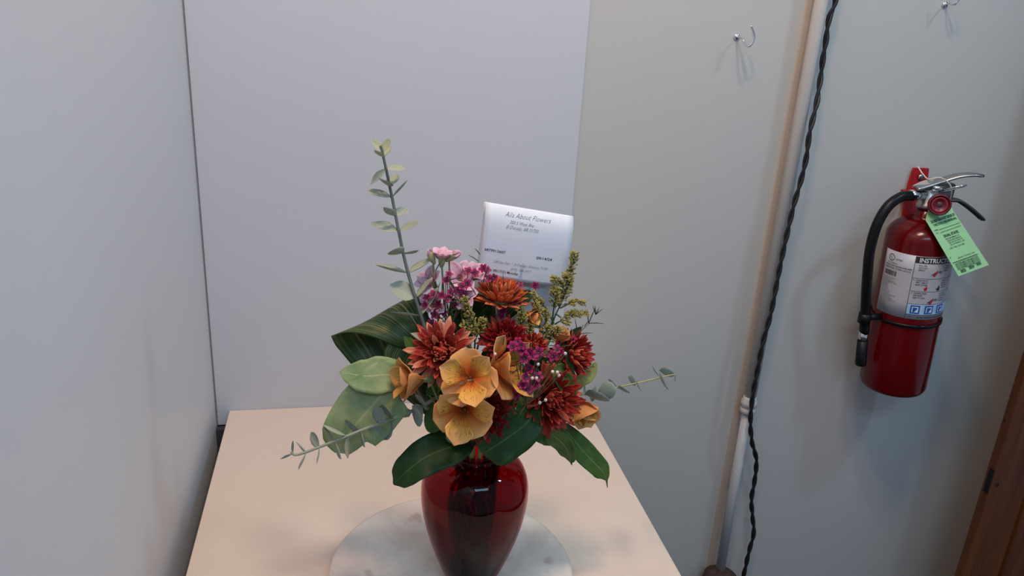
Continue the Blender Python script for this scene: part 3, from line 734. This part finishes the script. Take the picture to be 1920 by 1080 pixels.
# ---- goldenrod
GOLD = plain('yellow_floret', srgb(160, 146, 78), .6, .3, 200); GSTEM = plain('thin_green_stem', srgb(74, 88, 44), .55)
def goldenrod(label, org, branches, seed, dens=1.0, fr=.0014):
    """branches: lists of (x,y,d), florets sit along their last two thirds"""
    t = thing('goldenrod_sprig', label, 'flower sprig', foot(seed)); rr = random.Random(seed); o0 = B(*org)
    mb = MB(); stem(mb, o0, seed, .0014, None, .0012); fl = MB()
    for br, spread, start in branches:
        c = catmull([B(*q) for q in br], 10); k = len(c); mb.tube(c, [lerp(.0010, .0004, i/(k-1)) for i in range(k)], 6)
        n = int(k*1.6*dens*max(1, spread/5))
        for i in range(n):
            u = lerp(start, 1, rr.random()**.85); q = min(k-2, int(u*(k-1))); p = lerp(c[q], c[q+1], rr.random())
            ax = (c[q+1]-c[q]).normalized(); d = V((rr.gauss(0, 1), rr.gauss(0, 1), rr.gauss(0, 1))); d = (d-ax*d.dot(ax)).normalized()
            L = spread*pxm(p)*rr.uniform(.4, 1)*(1-.45*u); e = p+d*L+ax*L*.7
            mb.tube([p, e], .0003, 4, False); x = (e-p).normalized()
            r_ = fr*rr.uniform(.7, 1.25)
            fl.tube([e-x*r_*.6, e+x*r_*.2, e+x*r_*1.3, e+x*r_*2.0], [r_*.25, r_*.62, r_*.5, r_*.12], 6)
            if rr.random() < .5:
                g = (d+ax*.2).normalized(); fl.tube([e, e+g*r_*.8, e+g*r_*1.8], [r_*.2, r_*.5, r_*.1], 5)
    mb.build('stem', GSTEM, t); o = fl.build('florets', GOLD, t); o['kind'] = 'stuff'; return t
goldenrod('tallest yellow goldenrod sprig, in front of the card right edge', (1030, 640, .004),
    [([(1030, 640, .004), (1038, 600, .006), (1056, 560, .008), (1068, 520, .01), (1078, 475, .012)], 13, .42),
     ([(1034, 615, .004), (1038, 580, .004), (1042, 550, .004), (1040, 545, .004)], 13, .30),
     ([(1048, 575, .006), (1056, 545, .006), (1052, 530, .006), (1036, 522, .006)], 7, .5),
     ([(1056, 560, .008), (1062, 530, .008), (1060, 515, .008)], 8, .5),
     ([(1050, 578, .006), (1066, 570, .006), (1080, 566, .006), (1096, 568, .006)], 6, .3),
     ([(1044, 590, .004), (1056, 596, .004), (1075, 588, .004), (1100, 588, .004)], 8, .35),
     ([(1040, 608, .004), (1052, 602, .002), (1066, 604, .002)], 6, .4),
     ([(1038, 606, .004), (1025, 580, .004), (1012, 565, .004), (998, 548, .004)], 6, .4),
     ([(1030, 610, .004), (1018, 590, .004), (1005, 575, .002), (1002, 566, .002)], 7, .4)], 81, 1.25)
goldenrod('second yellow goldenrod sprig, left of the tallest', (1010, 650, .0),
    [([(1010, 650, .0), (1012, 620, .0), (1008, 590, .0), (1006, 572, .0)], 8, .4), ([(1012, 630, .0), (1024, 600, .0), (1022, 580, .0)], 7, .4),
     ([(1020, 650, -.006), (1035, 628, -.008), (1050, 616, -.008)], 12, .1), ([(1015, 650, -.006), (1020, 625, -.008), (1030, 612, -.008)], 10, .1)], 82, 1.2)
goldenrod('short yellow goldenrod sprig at left of centre against dark leaves', (890, 655, -.02),
    [([(890, 655, -.02), (890, 625, -.022), (882, 595, -.022), (870, 560, -.02)], 11, .25), ([(890, 640, -.02), (880, 618, -.024), (868, 608, -.024)], 8, .2),
     ([(890, 640, -.02), (900, 615, -.02), (905, 600, -.02)], 9, .2), ([(888, 660, -.02), (876, 650, -.03), (866, 632, -.03)], 6, .2)], 83, 1.5)
goldenrod('small yellow goldenrod tuft under the topmost orange bloom', (975, 640, -.01),
    [([(975, 640, -.01), (978, 615, -.012), (978, 595, -.012), (974, 575, -.01)], 11, .15), ([(985, 645, -.01), (990, 625, -.01), (996, 610, -.01)], 8, .2)], 84, 1.4)

GR = {'chrysanthemum': 'chrysanthemums in the bouquet', 'alstroemeria': 'orange alstroemeria blossoms in the bouquet', 'pink_blossom': 'pink blossoms at the upper left of the bouquet',
      'waxflower_sprig': 'magenta waxflower sprigs in the bouquet', 'goldenrod_sprig': 'goldenrod sprigs in the bouquet', 'eucalyptus_stem': 'eucalyptus stems in the bouquet', 'salal_sprig': 'broad leaf sprigs in the bouquet'}
for o in list(C.objects):
    if o.parent is None and o.name.split('.')[0] in GR: o['group'] = GR[o.name.split('.')[0]]

# ------------------------------------------------------------ card and its clear pick
PAPER = plain('white_paper', srgb(226, 228, 236), .6, .02); INK = plain('black_ink', (.03, .03, .035, 1), .7); GREYINK = plain('grey_ink', (.12, .12, .14, 1), .7)
PAPERG = plain('paper_underside', srgb(222, 226, 234), .6, .02)
CDp = .030
card = thing('message_card', 'white printed florist card standing in the bouquet, top edge curled', 'card', B(965, 560, CDp))
TL, TR, BL, BR = B(913, 383, CDp), B(1079, 410, CDp), B(896, 517, CDp), B(1064, 540, CDp)
ex = (TR-TL); cw = ex.length; ex.normalize(); ey = (BL-TL); ch = ey.length; ey.normalize(); en = ex.cross(ey).normalized()
if en.dot(CAM-TL) < 0: en = -en
def cpt(u, v, h=0):      # u,v metres from top left, with the paper's curl
    q = v/ch; bend = .012*math.exp(-((v)/.012)) + .003*math.sin(u/cw*PI)
    return TL+ex*u+ey*v-en*(.010*math.exp(-v/.010)-.002*math.sin(u/cw*PI))+en*h
g = []; uvg = []
for i in range(25):
    v = ch*(i/24)**1.3
    g.append([cpt(cw*j/14, v) for j in range(15)])
MB().sheet(g, .0003).build('front_sheet', PAPER, card)
# the back half of the folded sheet, hanging lower
g = [[TL+ex*(cw*(-.01+.98*j/8))+ey*(ch*1.68*i/10)-en*(.0105-.0050*i/10) for j in range(9)] for i in range(11)]
MB().sheet(g, .0003).build('back_sheet', PAPERG, card)
PXC = pxm(TL)
def card_line(s, x, y, h, wpx, mat_mb, shear=0, align='LEFT', off=0.0):
    """x,y: offset in photo pixels from the sheet's top left along its edges; wpx: width"""
    vs, fs = text(s, 1, 'LEFT', shear, 1, off); w = max(v[0] for v in vs)-min(v[0] for v in vs); sx = wpx*PXC/w; sy = h*PXC/.7
    mat_mb.add([cpt(x*PXC+a*sx, y*PXC-b*sy, .0004) for a, b in vs], fs)
k1, k2 = MB(), MB()
card_line("Alls About Flowers", 38, 18, 9, 92, k2, .5, off=-.012)
card_line("300 S West Ave", 48, 30, 6.5, 48, k2, .5, off=-.012)
card_line("El Dorado, AR 71730", 42, 40, 7, 64, k2, .5, off=-.012)
card_line("6879913607", 6, 90, 5.2, 41, k1, 0, off=.012)
card_line("09/14/24", 110, 91, 5.4, 32, k1, 0, off=.012)
card_line("208 East Elm  *  El Dorado, Arkansas 71730", 26, 111, 5.4, 110, k2, .5, off=-.014)
card_line("(870) 186-5077", 60, 121, 5, 44, k2, .5, off=-.014)
card_line("DEL: 09/17/23 Monday", 12, 129, 5, 66, k1, 0, off=.010)
k1.build('printed_numbers', INK, card, False); k2.build('script_lettering', GREYINK, card, False)
# clear plastic pick with arrow-shaped prong in front of the sheet
CLEAR = glass('clear_plastic', (.92, .93, .95, 1), .05)
pk_ = thing('card_pick', 'clear plastic card pick with arrow tip clipping the printed card', 'card holder', foot(91))
a = TL+ex*(86*PXC)+ey*(101*PXC)+en*.002; d_ = (TL+ex*(84*PXC)+ey*(141*PXC)+en*.002-a)
sdv = ex
def prism(pts, th, nrm): 
    mb = MB(); n = len(pts); mb.add([q+nrm*th for q in pts]+[q-nrm*th for q in pts], [tuple(range(n)), tuple(range(2*n-1, n-1, -1))]+[(i, i+n, (i+1) % n+n, (i+1) % n) for i in range(n)]); return mb
wv = PXC
ar = [a, a+d_*.24+sdv*4.5*wv, a+d_*.27+sdv*2.8*wv, a+d_+sdv*1.8*wv, a+d_-sdv*4.5*wv, a+d_*.27-sdv*3.6*wv, a+d_*.22-sdv*4.5*wv]
prism(ar, .0004, en).build('arrow_prong', CLEAR, pk_, False)
mb = MB(); q0 = a+d_*1.02; mb.tube(catmull([q0, B(962, 600, .026), B(940, 720, .02), neckpt(B(940, 720, .02)), foot(91)], 6), .0014, 6); mb.build('rod', CLEAR, pk_)

# ------------------------------------------------------------ pipe on the wall
WPAINT = wall_mat('white_pipe_paint', srgb(204, 198, 192), False)
def chipped():
    q = Mat('chipped_white_paint', srgb(214, 210, 205), .35, spec=.5); v = q.coord('Object', (60, 60, 32)); n = q.noise(v, 1.0, 4, .65)
    z = q.node('ShaderNodeSeparateXYZ'); q.l(q.coord(), z.inputs[0]); low = q.ramp(q.math('MULTIPLY', z.outputs[2], .6), [(.25, (1, 1, 1)), (.62, (.0, .0, .0))])
    k = q.math('GREATER_THAN', q.math('ADD', n, q.math('MULTIPLY', low, .06)), .735)
    q.base(q.mix(k, srgb(190, 189, 188), srgb(60, 62, 66))); return q.m  # same paint as the upper tube; weaker light down here put into the base colour
CHIP = chipped(); PR = .0102; PYc = -.020
a, b = onY(1537, 0, PYc), onY(1352, 1060, PYc); PXm = (a.x+b.x)/2
pipe = thing('wall_pipe', 'white painted conduit pipe running up the wall beside the black cord', 'pipe', (PXm, PYc, 0))
zc = onY(1401, 760, PYc).z; zf = onY(1352, 1066, PYc).z
MB().tube([(b.x, PYc, zf-.01), (PXm, PYc, (zf+zc)/2), (PXm, PYc, zc)], PR*.93, 20).build('lower_tube', CHIP, pipe)
MB().tube([(PXm, PYc, zc), (PXm, PYc, (2.6+zc)/2), (a.x, PYc, 2.6)], PR*1.12, 20).build('upper_tube', WPAINT, pipe)
MB().lathe([(0, -.016), (PR*1.2, -.016), (PR*1.45, -.013), (PR*1.45, -.006), (PR*1.3, -.004), (PR*1.3, -.001), (PR*1.5, .001), (PR*1.5, .010), (PR*1.2, .014), (PR*1.2, .020), (0, .020)], (PXm, PYc, zc), n=28).build('coupling', WPAINT, pipe)
RUSTM = plain('rusty_iron', srgb(66, 46, 40), .75, .4, 90, .6)
MB().lathe([(0, -.05), (.034, -.05), (.036, -.02), (.034, -.006), (.022, 0), (.012, .003), (0, .003)], (PXm-.001, PYc-.012, zf-.002), n=28).build('rusty_flange', RUSTM, pipe)

# flat tan strip on the wall just left of the pipe
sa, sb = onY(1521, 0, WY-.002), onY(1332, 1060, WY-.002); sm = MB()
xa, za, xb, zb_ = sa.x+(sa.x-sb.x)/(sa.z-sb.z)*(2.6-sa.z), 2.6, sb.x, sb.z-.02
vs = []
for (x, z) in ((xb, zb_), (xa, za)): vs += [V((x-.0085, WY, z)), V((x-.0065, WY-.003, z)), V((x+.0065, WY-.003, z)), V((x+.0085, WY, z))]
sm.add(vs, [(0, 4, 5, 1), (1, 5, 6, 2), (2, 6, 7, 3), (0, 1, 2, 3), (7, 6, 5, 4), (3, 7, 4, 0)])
struct(sm.build('wall_strip', plain('tan_strip', srgb(182, 166, 152), .6, .03), smooth=False))

# ------------------------------------------------------------ twisted black cord
cpx = [(1569, -30), (1566, 5), (1556, 30), (1551, 55), (1548, 80), (1543, 110), (1539, 142), (1534, 177), (1530, 200), (1518, 250), (1511, 300), (1500, 345), (1489, 382), (1478, 428), (1463, 497), (1446, 585), (1431, 640), (1419, 700), (1411, 745), (1407, 790), (1410, 830), (1418, 862), (1415, 900), (1409, 935), (1411, 970), (1413, 1000), (1404, 1035), (1394, 1080), (1382, 1130)]
cl = [onY(x, y, -.026-.018*max(0, min(1, (y-150)/80, (880-y)/60))) for x, y in cpx]
cl = [onY(1590, -140, -.03)] + cl
cl = catmull(cl, 14); s_ = 0; h1, h2 = [], []
for i, p in enumerate(cl):
    if i: s_ += (p-cl[i-1]).length
    t_ = (cl[min(i+1, len(cl)-1)]-cl[max(i-1, 0)]).normalized(); a_ = V((1, 0, 0)); a_ = (a_-t_*a_.dot(t_)).normalized(); b_ = t_.cross(a_)
    an = s_/.066*2*PI; d = (a_*math.cos(an)+b_*math.sin(an))*.0022; h1.append(p+d); h2.append(p-d)
cord = thing('power_cord', 'black twisted two-strand cord hanging down beside the white pipe', 'cord', (cl[-1].x, cl[-1].y, cl[-1].z))
CORDM = plain('black_cord_jacket', (.010, .010, .011, 1), .45)
MB().tube(h1, .0027, 9).build('strand', CORDM, cord); MB().tube(h2, .0027, 9).build('strand', CORDM, cord)

# ------------------------------------------------------------ hooks
def hook(label, base_px, pts, rr_, grp=None):
    b = onY(*base_px, WY); t = thing('cup_hook', label, 'hook', b)
    k = pxm(b)
    P = [b+V((0, -.002, 0))]+[onY(x, y, -yy) for x, y, yy in pts]
    t['group'] = 'screw hooks on the wall'
    c = catmull(P, 8); MB().tube(c, rr_, 10).build('wire', CHROME, t)
    MB().lathe([(0, 0), (.0052, 0), (.0056, .0012), (.0040, .0030), (0, .0034)], b+V((0, -.0001, 0)), (0, -1, 0), 18).build('collar', CHROME, t); return t
hook('steel screw hook on the wall left of the white pipe', (1381, 69), [(1391, 71, .014), (1396, 80, .022), (1403, 87, .030), (1411, 80, .032), (1414, 66, .031), (1408, 48, .029)], .0017)
hook('steel screw hook on the wall at the top right above the extinguisher', (1771, 9), [(1781, 6, .014), (1785, 9, .022), (1791, 7, .028), (1797, 0, .030), (1797, -12, .030), (1792, -22, .028)], .0016)

# ------------------------------------------------------------ fire extinguisher
REDP = plain('red_enamel', srgb(96, 2, 5), .2, .04, spec=.35); REDB = plain('red_bracket_paint', srgb(170, 16, 22), .4)
EY = -.066; e0 = onY(1677, 712, EY); e1 = onY(1712, 544, EY); EX = (e0.x+e1.x)/2
ER = 59.5*pxm(V((EX, EY, 1.1)))
zbot = onY(1672, 722, EY).z; zsh = onY(1727, 432, EY).z; znk = onY(1737, 385, EY).z
tl = V((onY(1735, 400, EY).x-onY(1674, 715, EY).x, 0, znk-zbot)).normalized(); EO = V((onY(1673, 718, EY).x, EY, zbot))
H1 = zsh-zbot; H2 = znk-zbot
fe = thing('fire_extinguisher', 'red fire extinguisher with black hose hanging on the wall at right', 'fire extinguisher', EO)
pr = [(0, .004), (ER*.80, 0), (ER*.95, .003), (ER, .010), (ER, .08), (ER, H1*.55), (ER, H1-.012)]
for i in range(1, 11):
    a = i/10*PI/2; pr.append((ER*math.cos(a)*.76+ER*.24, H1-.012+(.036)*math.sin(a)))
pr = pr[:-2]+[(ER*.36, H1+.022), (ER*.28, H1+.027), (ER*.26, H2), (0, H2)]
MB().lathe(pr, EO, tl, 56).build('cylinder_body', REDP, fe)
ea = tl; er = (Sd-ea*Sd.dot(ea)).normalized(); ef = ea.cross(er); 
if ef.dot(CAM-EO) < 0: ef = -ef
def cyl(s, h, r): # s = arc length right of the front line, h = height up the axis
    a = s/ER; return EO+ea*h+(er*math.sin(a)+ef*math.cos(a))*r
def hpx(y, xc): return (onY(xc, y, EY-ER).z-EO.z)
Lt, Lb = hpx(470, 1700)-.0, hpx(585, 1690)
Lt, Lb = H1-.030, H1-.030-.117
LABW = plain('label_white', srgb(186, 184, 190), .4, .02); s0, s1 = -ER*1.46, ER*1.25
g = [[cyl(lerp(s0, s1, j/30), lerp(Lb, Lt-(.0 if j/30 > .27 else -.0), i/4), ER+.0004) for i in range(5)] for j in range(31)]
lab = MB().sheet(g, .0003).build('instruction_label', LABW, fe)
def onlab(mb, vs, fs, r=.0010): mb.add([cyl(x, y, ER+r) for x, y in vs], fs)
def lrect(mb, x0, y0, x1, y1, r=.0009):
    n = max(1, int(abs(x1-x0)/.004)); vs = []; fs = []
    for i in range(n+1): x = lerp(x0, x1, i/n); vs += [(x, y0), (x, y1)]
    fs = [(2*i, 2*i+2, 2*i+3, 2*i+1) for i in range(n)]; onlab(mb, vs, fs, r)
def ltext(mb, s, x, y, h, w=None, off=.01, r=.0012, shear=0):
    vs, fs = text(s, 1, 'LEFT', shear, 1, off); ww = max(v[0] for v in vs); sx = (w/ww) if w else h/.7; sy = h/.7
    onlab(mb, [(x+a*sx, y+b*sy) for a, b in vs], fs, r)
bk, wt, bl, rd, gy, lb_ = MB(), MB(), MB(), MB(), MB(), MB()
dv = s0+(s1-s0)*.36                       # divider between the left and right columns
lrect(bk, dv-.0004, Lb+.001, dv+.0004, Lt-.001)
lrect(bk, dv, Lt-.0125, s1, Lt-.0005); ltext(wt, 'INSTRUCTIONS', dv+.006, Lt-.0105, .0078, .070, .03, .0015)
rows = [Lt-.013, Lt-.040, Lt-.064, Lt-.088, Lt-.108]
for y in rows[1:]: lrect(bk, dv, y-.0003, s1, y+.0003)
tx = [('1.', ['PULL PIN', 'HOLD UNIT', 'UPRIGHT']), ('2.', ['STAND BACK 8', 'FEET, AIM AT', 'BASE OF FIRE']), ('3.', ['SQUEEZE LEVER', 'AND SWEEP', 'SIDE TO SIDE'])]
t2 = [['CHARGE', 'AFTER USE', 'INSPECT'], ['INSPECT', 'MONTHLY', 'KEEP FULL', 'CHARGED'], ['NON TOXIC', 'DO NOT TEST', 'REPLACE', 'PRESSURE']]
for i, (n, ls) in enumerate(tx):
    y = rows[i]-.0045; ltext(bk, n, dv+.002, y, .0026)
    for k, s in enumerate(ls): ltext(bk, s, dv+.0065, y-k*.0042, .0026, .0016*len(s))
    for k, s in enumerate(t2[i]): ltext(bk, s, dv+.052, y-.001-k*.0042, .0025, .0015*len(s))
# little pictograms: red extinguisher and grey hand, red flame, sweep
for cx, cy in ((dv+.036, rows[0]-.017), (dv+.038, rows[2]-.018)):
    onlab(rd, [(cx-.004, cy-.005), (cx, cy-.006), (cx+.005, cy+.003), (cx+.003, cy+.006)], [(0, 1, 2, 3)]); onlab(bk, [(cx-.008, cy-.003), (cx-.004, cy-.001), (cx+.001, cy+.004), (cx-.003, cy-.003)], [(0, 1, 2, 3)])
    onlab(gy, [(cx+.005, cy+.001), (cx+.011, cy), (cx+.013, cy+.004), (cx+.007, cy+.005)], [(0, 1, 2, 3)])
cx, cy = dv+.024, rows[1]-.018
onlab(rd, [(cx-.002, cy-.004), (cx+.002, cy-.004), (cx+.003, cy), (cx+.001, cy+.005), (cx-.001, cy+.001), (cx-.003, cy+.001)], [(0, 1, 2, 3, 4, 5)])
cx = dv+.047; onlab(bk, [(cx-.002, cy-.004), (cx+.003, cy-.004), (cx+.003, cy+.002), (cx, cy+.006), (cx-.001, cy+.001), (cx-.004, cy)], [(0, 1, 2, 3, 4, 5)])
lrect(lb_, dv+.001, rows[4]+.0006, s1-.001, rows[3]-.0006, .0007)
for k in range(3):
    x = dv+.006+k*.0235; y = rows[4]+.002
    lrect(bl, x, y, x+.0155, y+.0155, .0010); lrect(wt, x+.0025, y+.0025, x+.013, y+.013, .0013)
    onlab(bl, [(x+.004, y+.003), (x+.007, y+.003), (x+.012, y+.011), (x+.004, y+.012)], [(0, 1, 2, 3)], .0016)
ltext(bk, 'ABC DRY CHEMICAL FIRE EXTINGUISHER', dv+.018, Lb+.0030, .0024, .055); ltext(bl, 'V', dv+.006, Lb+.0026, .004)
# left column: listing mark, lines of small print, barcode
cx, cy = s0+.016, Lt-.012
ring = []; rf = []
for i in range(24):
    a = 2*PI*i/24; ring += [(cx+.0062*math.cos(a), cy+.0062*math.sin(a)), (cx+.0052*math.cos(a), cy+.0052*math.sin(a))]; rf.append((2*i, (2*i+2) % 48, (2*i+3) % 48, 2*i+1))
onlab(bk, ring, rf); ltext(bk, 'U', cx-.003, cy-.0005, .0036); ltext(bk, 'L', cx-.0002, cy-.0036, .0036); ltext(bk, 'LISTED', cx+.008, cy-.003, .0030)
ltext(bk, 'DRY CHEMICAL', s0+.009, Lt-.0225, .002, .020); ltext(bk, 'FIRE EXTINGUISHER', s0+.006, Lt-.0275, .0025, dv-s0-.008); ltext(bk, 'MARINE TYPE USCG', s0+.006, Lt-.0320, .0022, dv-s0-.010)
rr = random.Random(3); x = s0+.006
while x < s0+.030:
    w_ = rr.choice((.0003, .0005, .0008)); lrect(bk, x, Lt-.045, x+w_, Lt-.036); x += w_+rr.choice((.0003, .0005))
small = 'CLASSIFICATION TESTED IN ACCORDANCE WITH STANDARD RECHARGE IMMEDIATELY AFTER ANY USE KEEP OUT OF REACH STORE IN DRY PLACE CHECK GAUGE EACH MONTH'.split()
y = Lt-.050; i = 0
while y > Lb+.004:
    s = ' '.join(small[(i+q) % len(small)] for q in range(3)); ltext(gy, s, s0+.005, y, .0016, min(dv-s0-.008, .0011*len(s))); y -= .0029; i += 2
bk.build('label_print', INK, fe, False); wt.build('label_heading', plain('print_white', (.8, .8, .8, 1), .5), fe, False)
bl.build('label_symbols', plain('print_blue', srgb(18, 86, 170), .5), fe, False); rd.build('label_pictures', plain('print_red', srgb(190, 20, 40), .5), fe, False)
gy.build('label_small_print', plain('print_grey', (.14, .14, .15, 1), .5), fe, False)['kind'] = 'stuff'; lb_.build('label_blue_band', plain('print_pale_blue', srgb(170, 205, 235), .5), fe, False)
# strap
hs = Lb-.014
g = [[cyl(ER*2*PI*j/48, hs+(i-.5)*.006, ER+.0016) for i in range(2)] for j in range(49)]
MB().sheet(g, .002).build('strap', BLACK, fe)
# valve, neck ring
vc = EO+ea*(H2+.012)
MB().lathe([(0, -.016), (.018, -.016), (.018, -.008), (.0155, -.006), (.0155, .018), (.012, .022), (0, .022)], vc, ea, 28).build('valve_body', STEEL, fe)
MB().box((vc.x-.013, vc.y-.012, vc.z+.004), (vc.x+.040, vc.y+.012, vc.z+.030)).build('valve_head', plain('dark_steel', (.16, .155, .16, 1), .35, metal=1), fe, False, bevel=.004)
gp = onY(1762, 384, EY-.048); gd = (CAM-gp); gd = (gd.normalized()+V((.0, -.4, 0))).normalized()
MB().tube([V((vc.x+.004, vc.y, vc.z-.002)), gp-gd*.004], .008, 12).build('gauge_stem', STEEL, fe)
MB().lathe([(0, -.009), (.0165, -.009), (.0182, -.006), (.0182, .001), (.0165, .0035), (.0150, .0030), (.0150, 0), (0, 0)], gp, gd, 36).build('pressure_gauge', plain('dark_red_gauge', srgb(96, 16, 28), .35), fe)
MB().lathe([(.0105, .0004), (.0118, .0012), (.0130, .0004)], gp, gd, 28).build('gauge_dial', plain('dial_red', srgb(150, 34, 50), .4), fe)
MB().lathe([(0, .0008), (.0045, .0008), (.0050, .0002)], gp, gd, 20).build('gauge_face', plain('dial_grey', srgb(70, 40, 46), .4), fe)
# levers
def lever(name, px_, w0, th, mat, yy):
    c = catmull([onY(x, y, Y_) for x, y, Y_ in px_], 6); k = len(c); g = []
    for i, p in enumerate(c):
        t_ = (c[min(i+1, k-1)]-c[max(i-1, 0)]).normalized(); s = V((0, 1, 0)); s = (s-t_*s.dot(t_)).normalized(); n = t_.cross(s)
        if n.z < 0: n = -n
        w = w0*lerp(1, .8, i/(k-1))*(1 if i < k-2 else .7)
        g.append([p+s*w*c_-n*(.35*w*c_*c_) for c_ in (-1, -.75, -.4, 0, .4, .75, 1)])
    return MB().sheet(g, th).build(name, mat, fe)
lever('squeeze_lever', [(1716, 350, EY-.006), (1738, 344, EY-.008), (1764, 336, EY-.010), (1796, 327, EY-.020), (1824, 325, EY-.030), (1843, 328, EY-.034)], .0105, .003, STEEL, 0)
lever('carry_handle', [(1776, 372, EY-.006), (1796, 374, EY-.014), (1816, 386, EY-.022), (1834, 401, EY-.030), (1845, 412, EY-.034)], .0085, .004, plain('dark_handle', (.03, .03, .032, 1), .4), 0)
MB().tube([onY(1752, 352, EY-.028), onY(1770, 354, EY-.028)], .0035, 10).build('lever_pin', CHROME, fe)
cc = onY(1789, 353, EY-.030); xr = (Sd+UP*.28).normalized(); yr = (UP*.42-Fh*.9).normalized()
MB().tube([cc+xr*math.cos(a/28*2*PI)*.018+yr*math.sin(a/28*2*PI)*.019 for a in range(29)], .0011, 8, False).build('pull_ring', CHROME, fe)
# hose
hp = catmull([onY(x, y, Y_) for x, y, Y_ in ((1712, 367, EY-.008), (1690, 369, EY-.012), (1664, 388, EY-.016), (1643, 425, EY-.018), (1631, 470, EY-.016), (1626, 520, EY-.012), (1623, 575, EY-.008), (1620, 624, EY-.005))], 8)
MB().tube(hp, .0088, 18).build('hose', BLACK, fe)
MB().tube([onY(1706, 366, EY-.008), onY(1716, 366, EY-.006), onY(1730, 365, EY-.003)], [.0096, .0096, .0088], 18).build('hose_ferrule', CHROME, fe)
MB().tube([onY(1730, 365, EY-.003), V((vc.x, vc.y, vc.z+.002))], .007, 12).build('hose_nut', STEEL, fe)
q0, q1, q2, q3 = [onY(x, y, EY-.005) for x, y in ((1620, 620), (1618, 640), (1617.5, 638), (1613.5, 683))]
MB().tube([q0, q1], .0086, 18).build('nozzle_ring', CHROME, fe)
MB().tube([q2, lerp(q2, q3, .92), q3], [.0094, .0102, .0096], 18).build('nozzle', BLACK, fe)
kc = onY(1621, 596, EY-.006)
MB().tube([kc+V((0, 0, -.009)), kc+V((0, 0, .009))], .0114, 18).build('hose_clip', BLACK, fe)
MB().tube([kc, cyl(-ER*1.2, hs+.004, ER)], .006, 10).build('clip_arm', BLACK, fe)
# wall bracket
q = [onY(x, y, -.004) for x, y in ((1714, 315), (1743, 316), (1741, 333), (1728, 420), (1690, 420), (1704, 345))]
br = thing('wall_bracket', 'red metal bracket on the wall behind the extinguisher valve', 'bracket', onY(1715, 420, -.004))
prism([V((v.x, -.0012, v.z)) for v in q], .0012+.0008, V((0, 1, 0))).build('plate', REDB, br, False, bevel=.0008)
bp = onY(1726, 332, -.004); MB().lathe([(0, 0), (.006, 0), (.006, .002), (.004, .0035), (0, .004)], bp, (0, -1, 0), 14).build('screw', STEEL, br)
MB().box((vc.x-.010, -.040, vc.z-.004), (vc.x+.010, -.003, vc.z+.002)).build('hanger_tongue', REDB, br, False, bevel=.001)

# ------------------------------------------------------------ green inspection tag
GRN = plain('green_card', srgb(150, 200, 144), .6, .03); GINK = plain('green_black_ink', srgb(34, 60, 34), .7)
ty = EY-.09
def tyy(y): return EY-.022-.000615*(y-380)
tg = thing('inspection_tag', 'pale green service tag tied to the fire extinguisher handle', 'tag', onY(1800, 515, ty))
cs = [onY(x, y, tyy(y)) for x, y in ((1741, 391), (1779, 380), (1787, 395), (1854, 497), (1797, 518), (1735, 412))]
tn = (cs[3]-cs[5]).cross(cs[1]-cs[5]).normalized()
prism(cs, .0003, tn).build('tag_card', GRN, tg, False)
def tpt(x, y): return onY(x, y, tyy(y)-.0014)
O_ = tpt(1737, 412); tex = (tpt(1789, 394)-O_); tW = tex.length; tex.normalize(); tey = (tpt(1797, 518)-O_); tH = tey.length; tey.normalize(); mbt = MB()
def tt_(s, u, v, h, w, off=.01):
    vs, fs = text(s, 1, 'LEFT', 0, 1, off); ww = max(a for a, b in vs); mbt.add([O_+tex*(u*tW+a*w*tW/ww)+tey*(v*tH-b*h/.7*tH) for a, b in vs], fs)
def tl_(u0, u1, v, th=.006): mbt.add([O_+tex*u*tW+tey*w_*tH for u, w_ in ((u0, v), (u1, v), (u1, v+th), (u0, v+th))], [(0, 1, 2, 3)])
tt_('DO NOT REMOVE BY ORDER OF', .10, .085, .045, .84, .03); tt_('THE STATE FIRE MARSHAL', .12, .145, .040, .82, .02)
tt_('NAME', .06, .215, .02, .12); tl_(.2, .95, .215); tt_('No.', .06, .265, .02, .08); tl_(.2, .95, .265)
tt_('DUAL STATE', .24, .36, .042, .52, .03)
for k, s in enumerate(('FIRE EQUIPMENT CO.', 'SALES AND SERVICE', '500 SOUTH FIRST ST', 'EL DORADO, AR')): tt_(s, .24+.02*k, .405+k*.036, .022, .50)
tt_('LIC. No. 0-1162', .22, .565, .026, .52); tt_('BY', .05, .70, .022, .06); tl_(.05, .95, .775, .009); tt_('SERVICED   RECHARGED   NEW', .3, .745, .02, .6)
for k in range(4): tl_(.10, .92, .80+.035*k, .004)
for r_ in range(3): tt_('JAN FEB MAR APR MAY JUN', .10, .83+.035*r_, .022, .82)
tt_('2023', .15, .965, .045, .18, .04); tt_('2024', .46, .955, .045, .18, .04); tt_('2025', .74, .945, .04, .16, .04)
mbt.build('tag_print', GINK, tg, False)
TIE = plain('cream_plastic', srgb(214, 200, 184), .45)
c = catmull([onY(x, y, Y_) for x, y, Y_ in ((1721, 312, EY-.01), (1730, 326, EY-.022), (1741, 336, EY-.030), (1757, 333, EY-.034), (1770, 336, EY-.036), (1782, 348, EY-.038), (1784, 362, EY-.034), (1781, 376, EY-.026), (1776, 388, EY-.025))], 8)
MB().tube(c, .0011, 7).build('tie_string', TIE, tg)
c = [onY(x, y, EY-.028) for x, y in ((1712, 348), (1726, 341), (1742, 336), (1750, 338), (1742, 345), (1728, 346))]
prism(c, .0006, V((0, -1, 0))).build('seal_flap', TIE, tg, False)
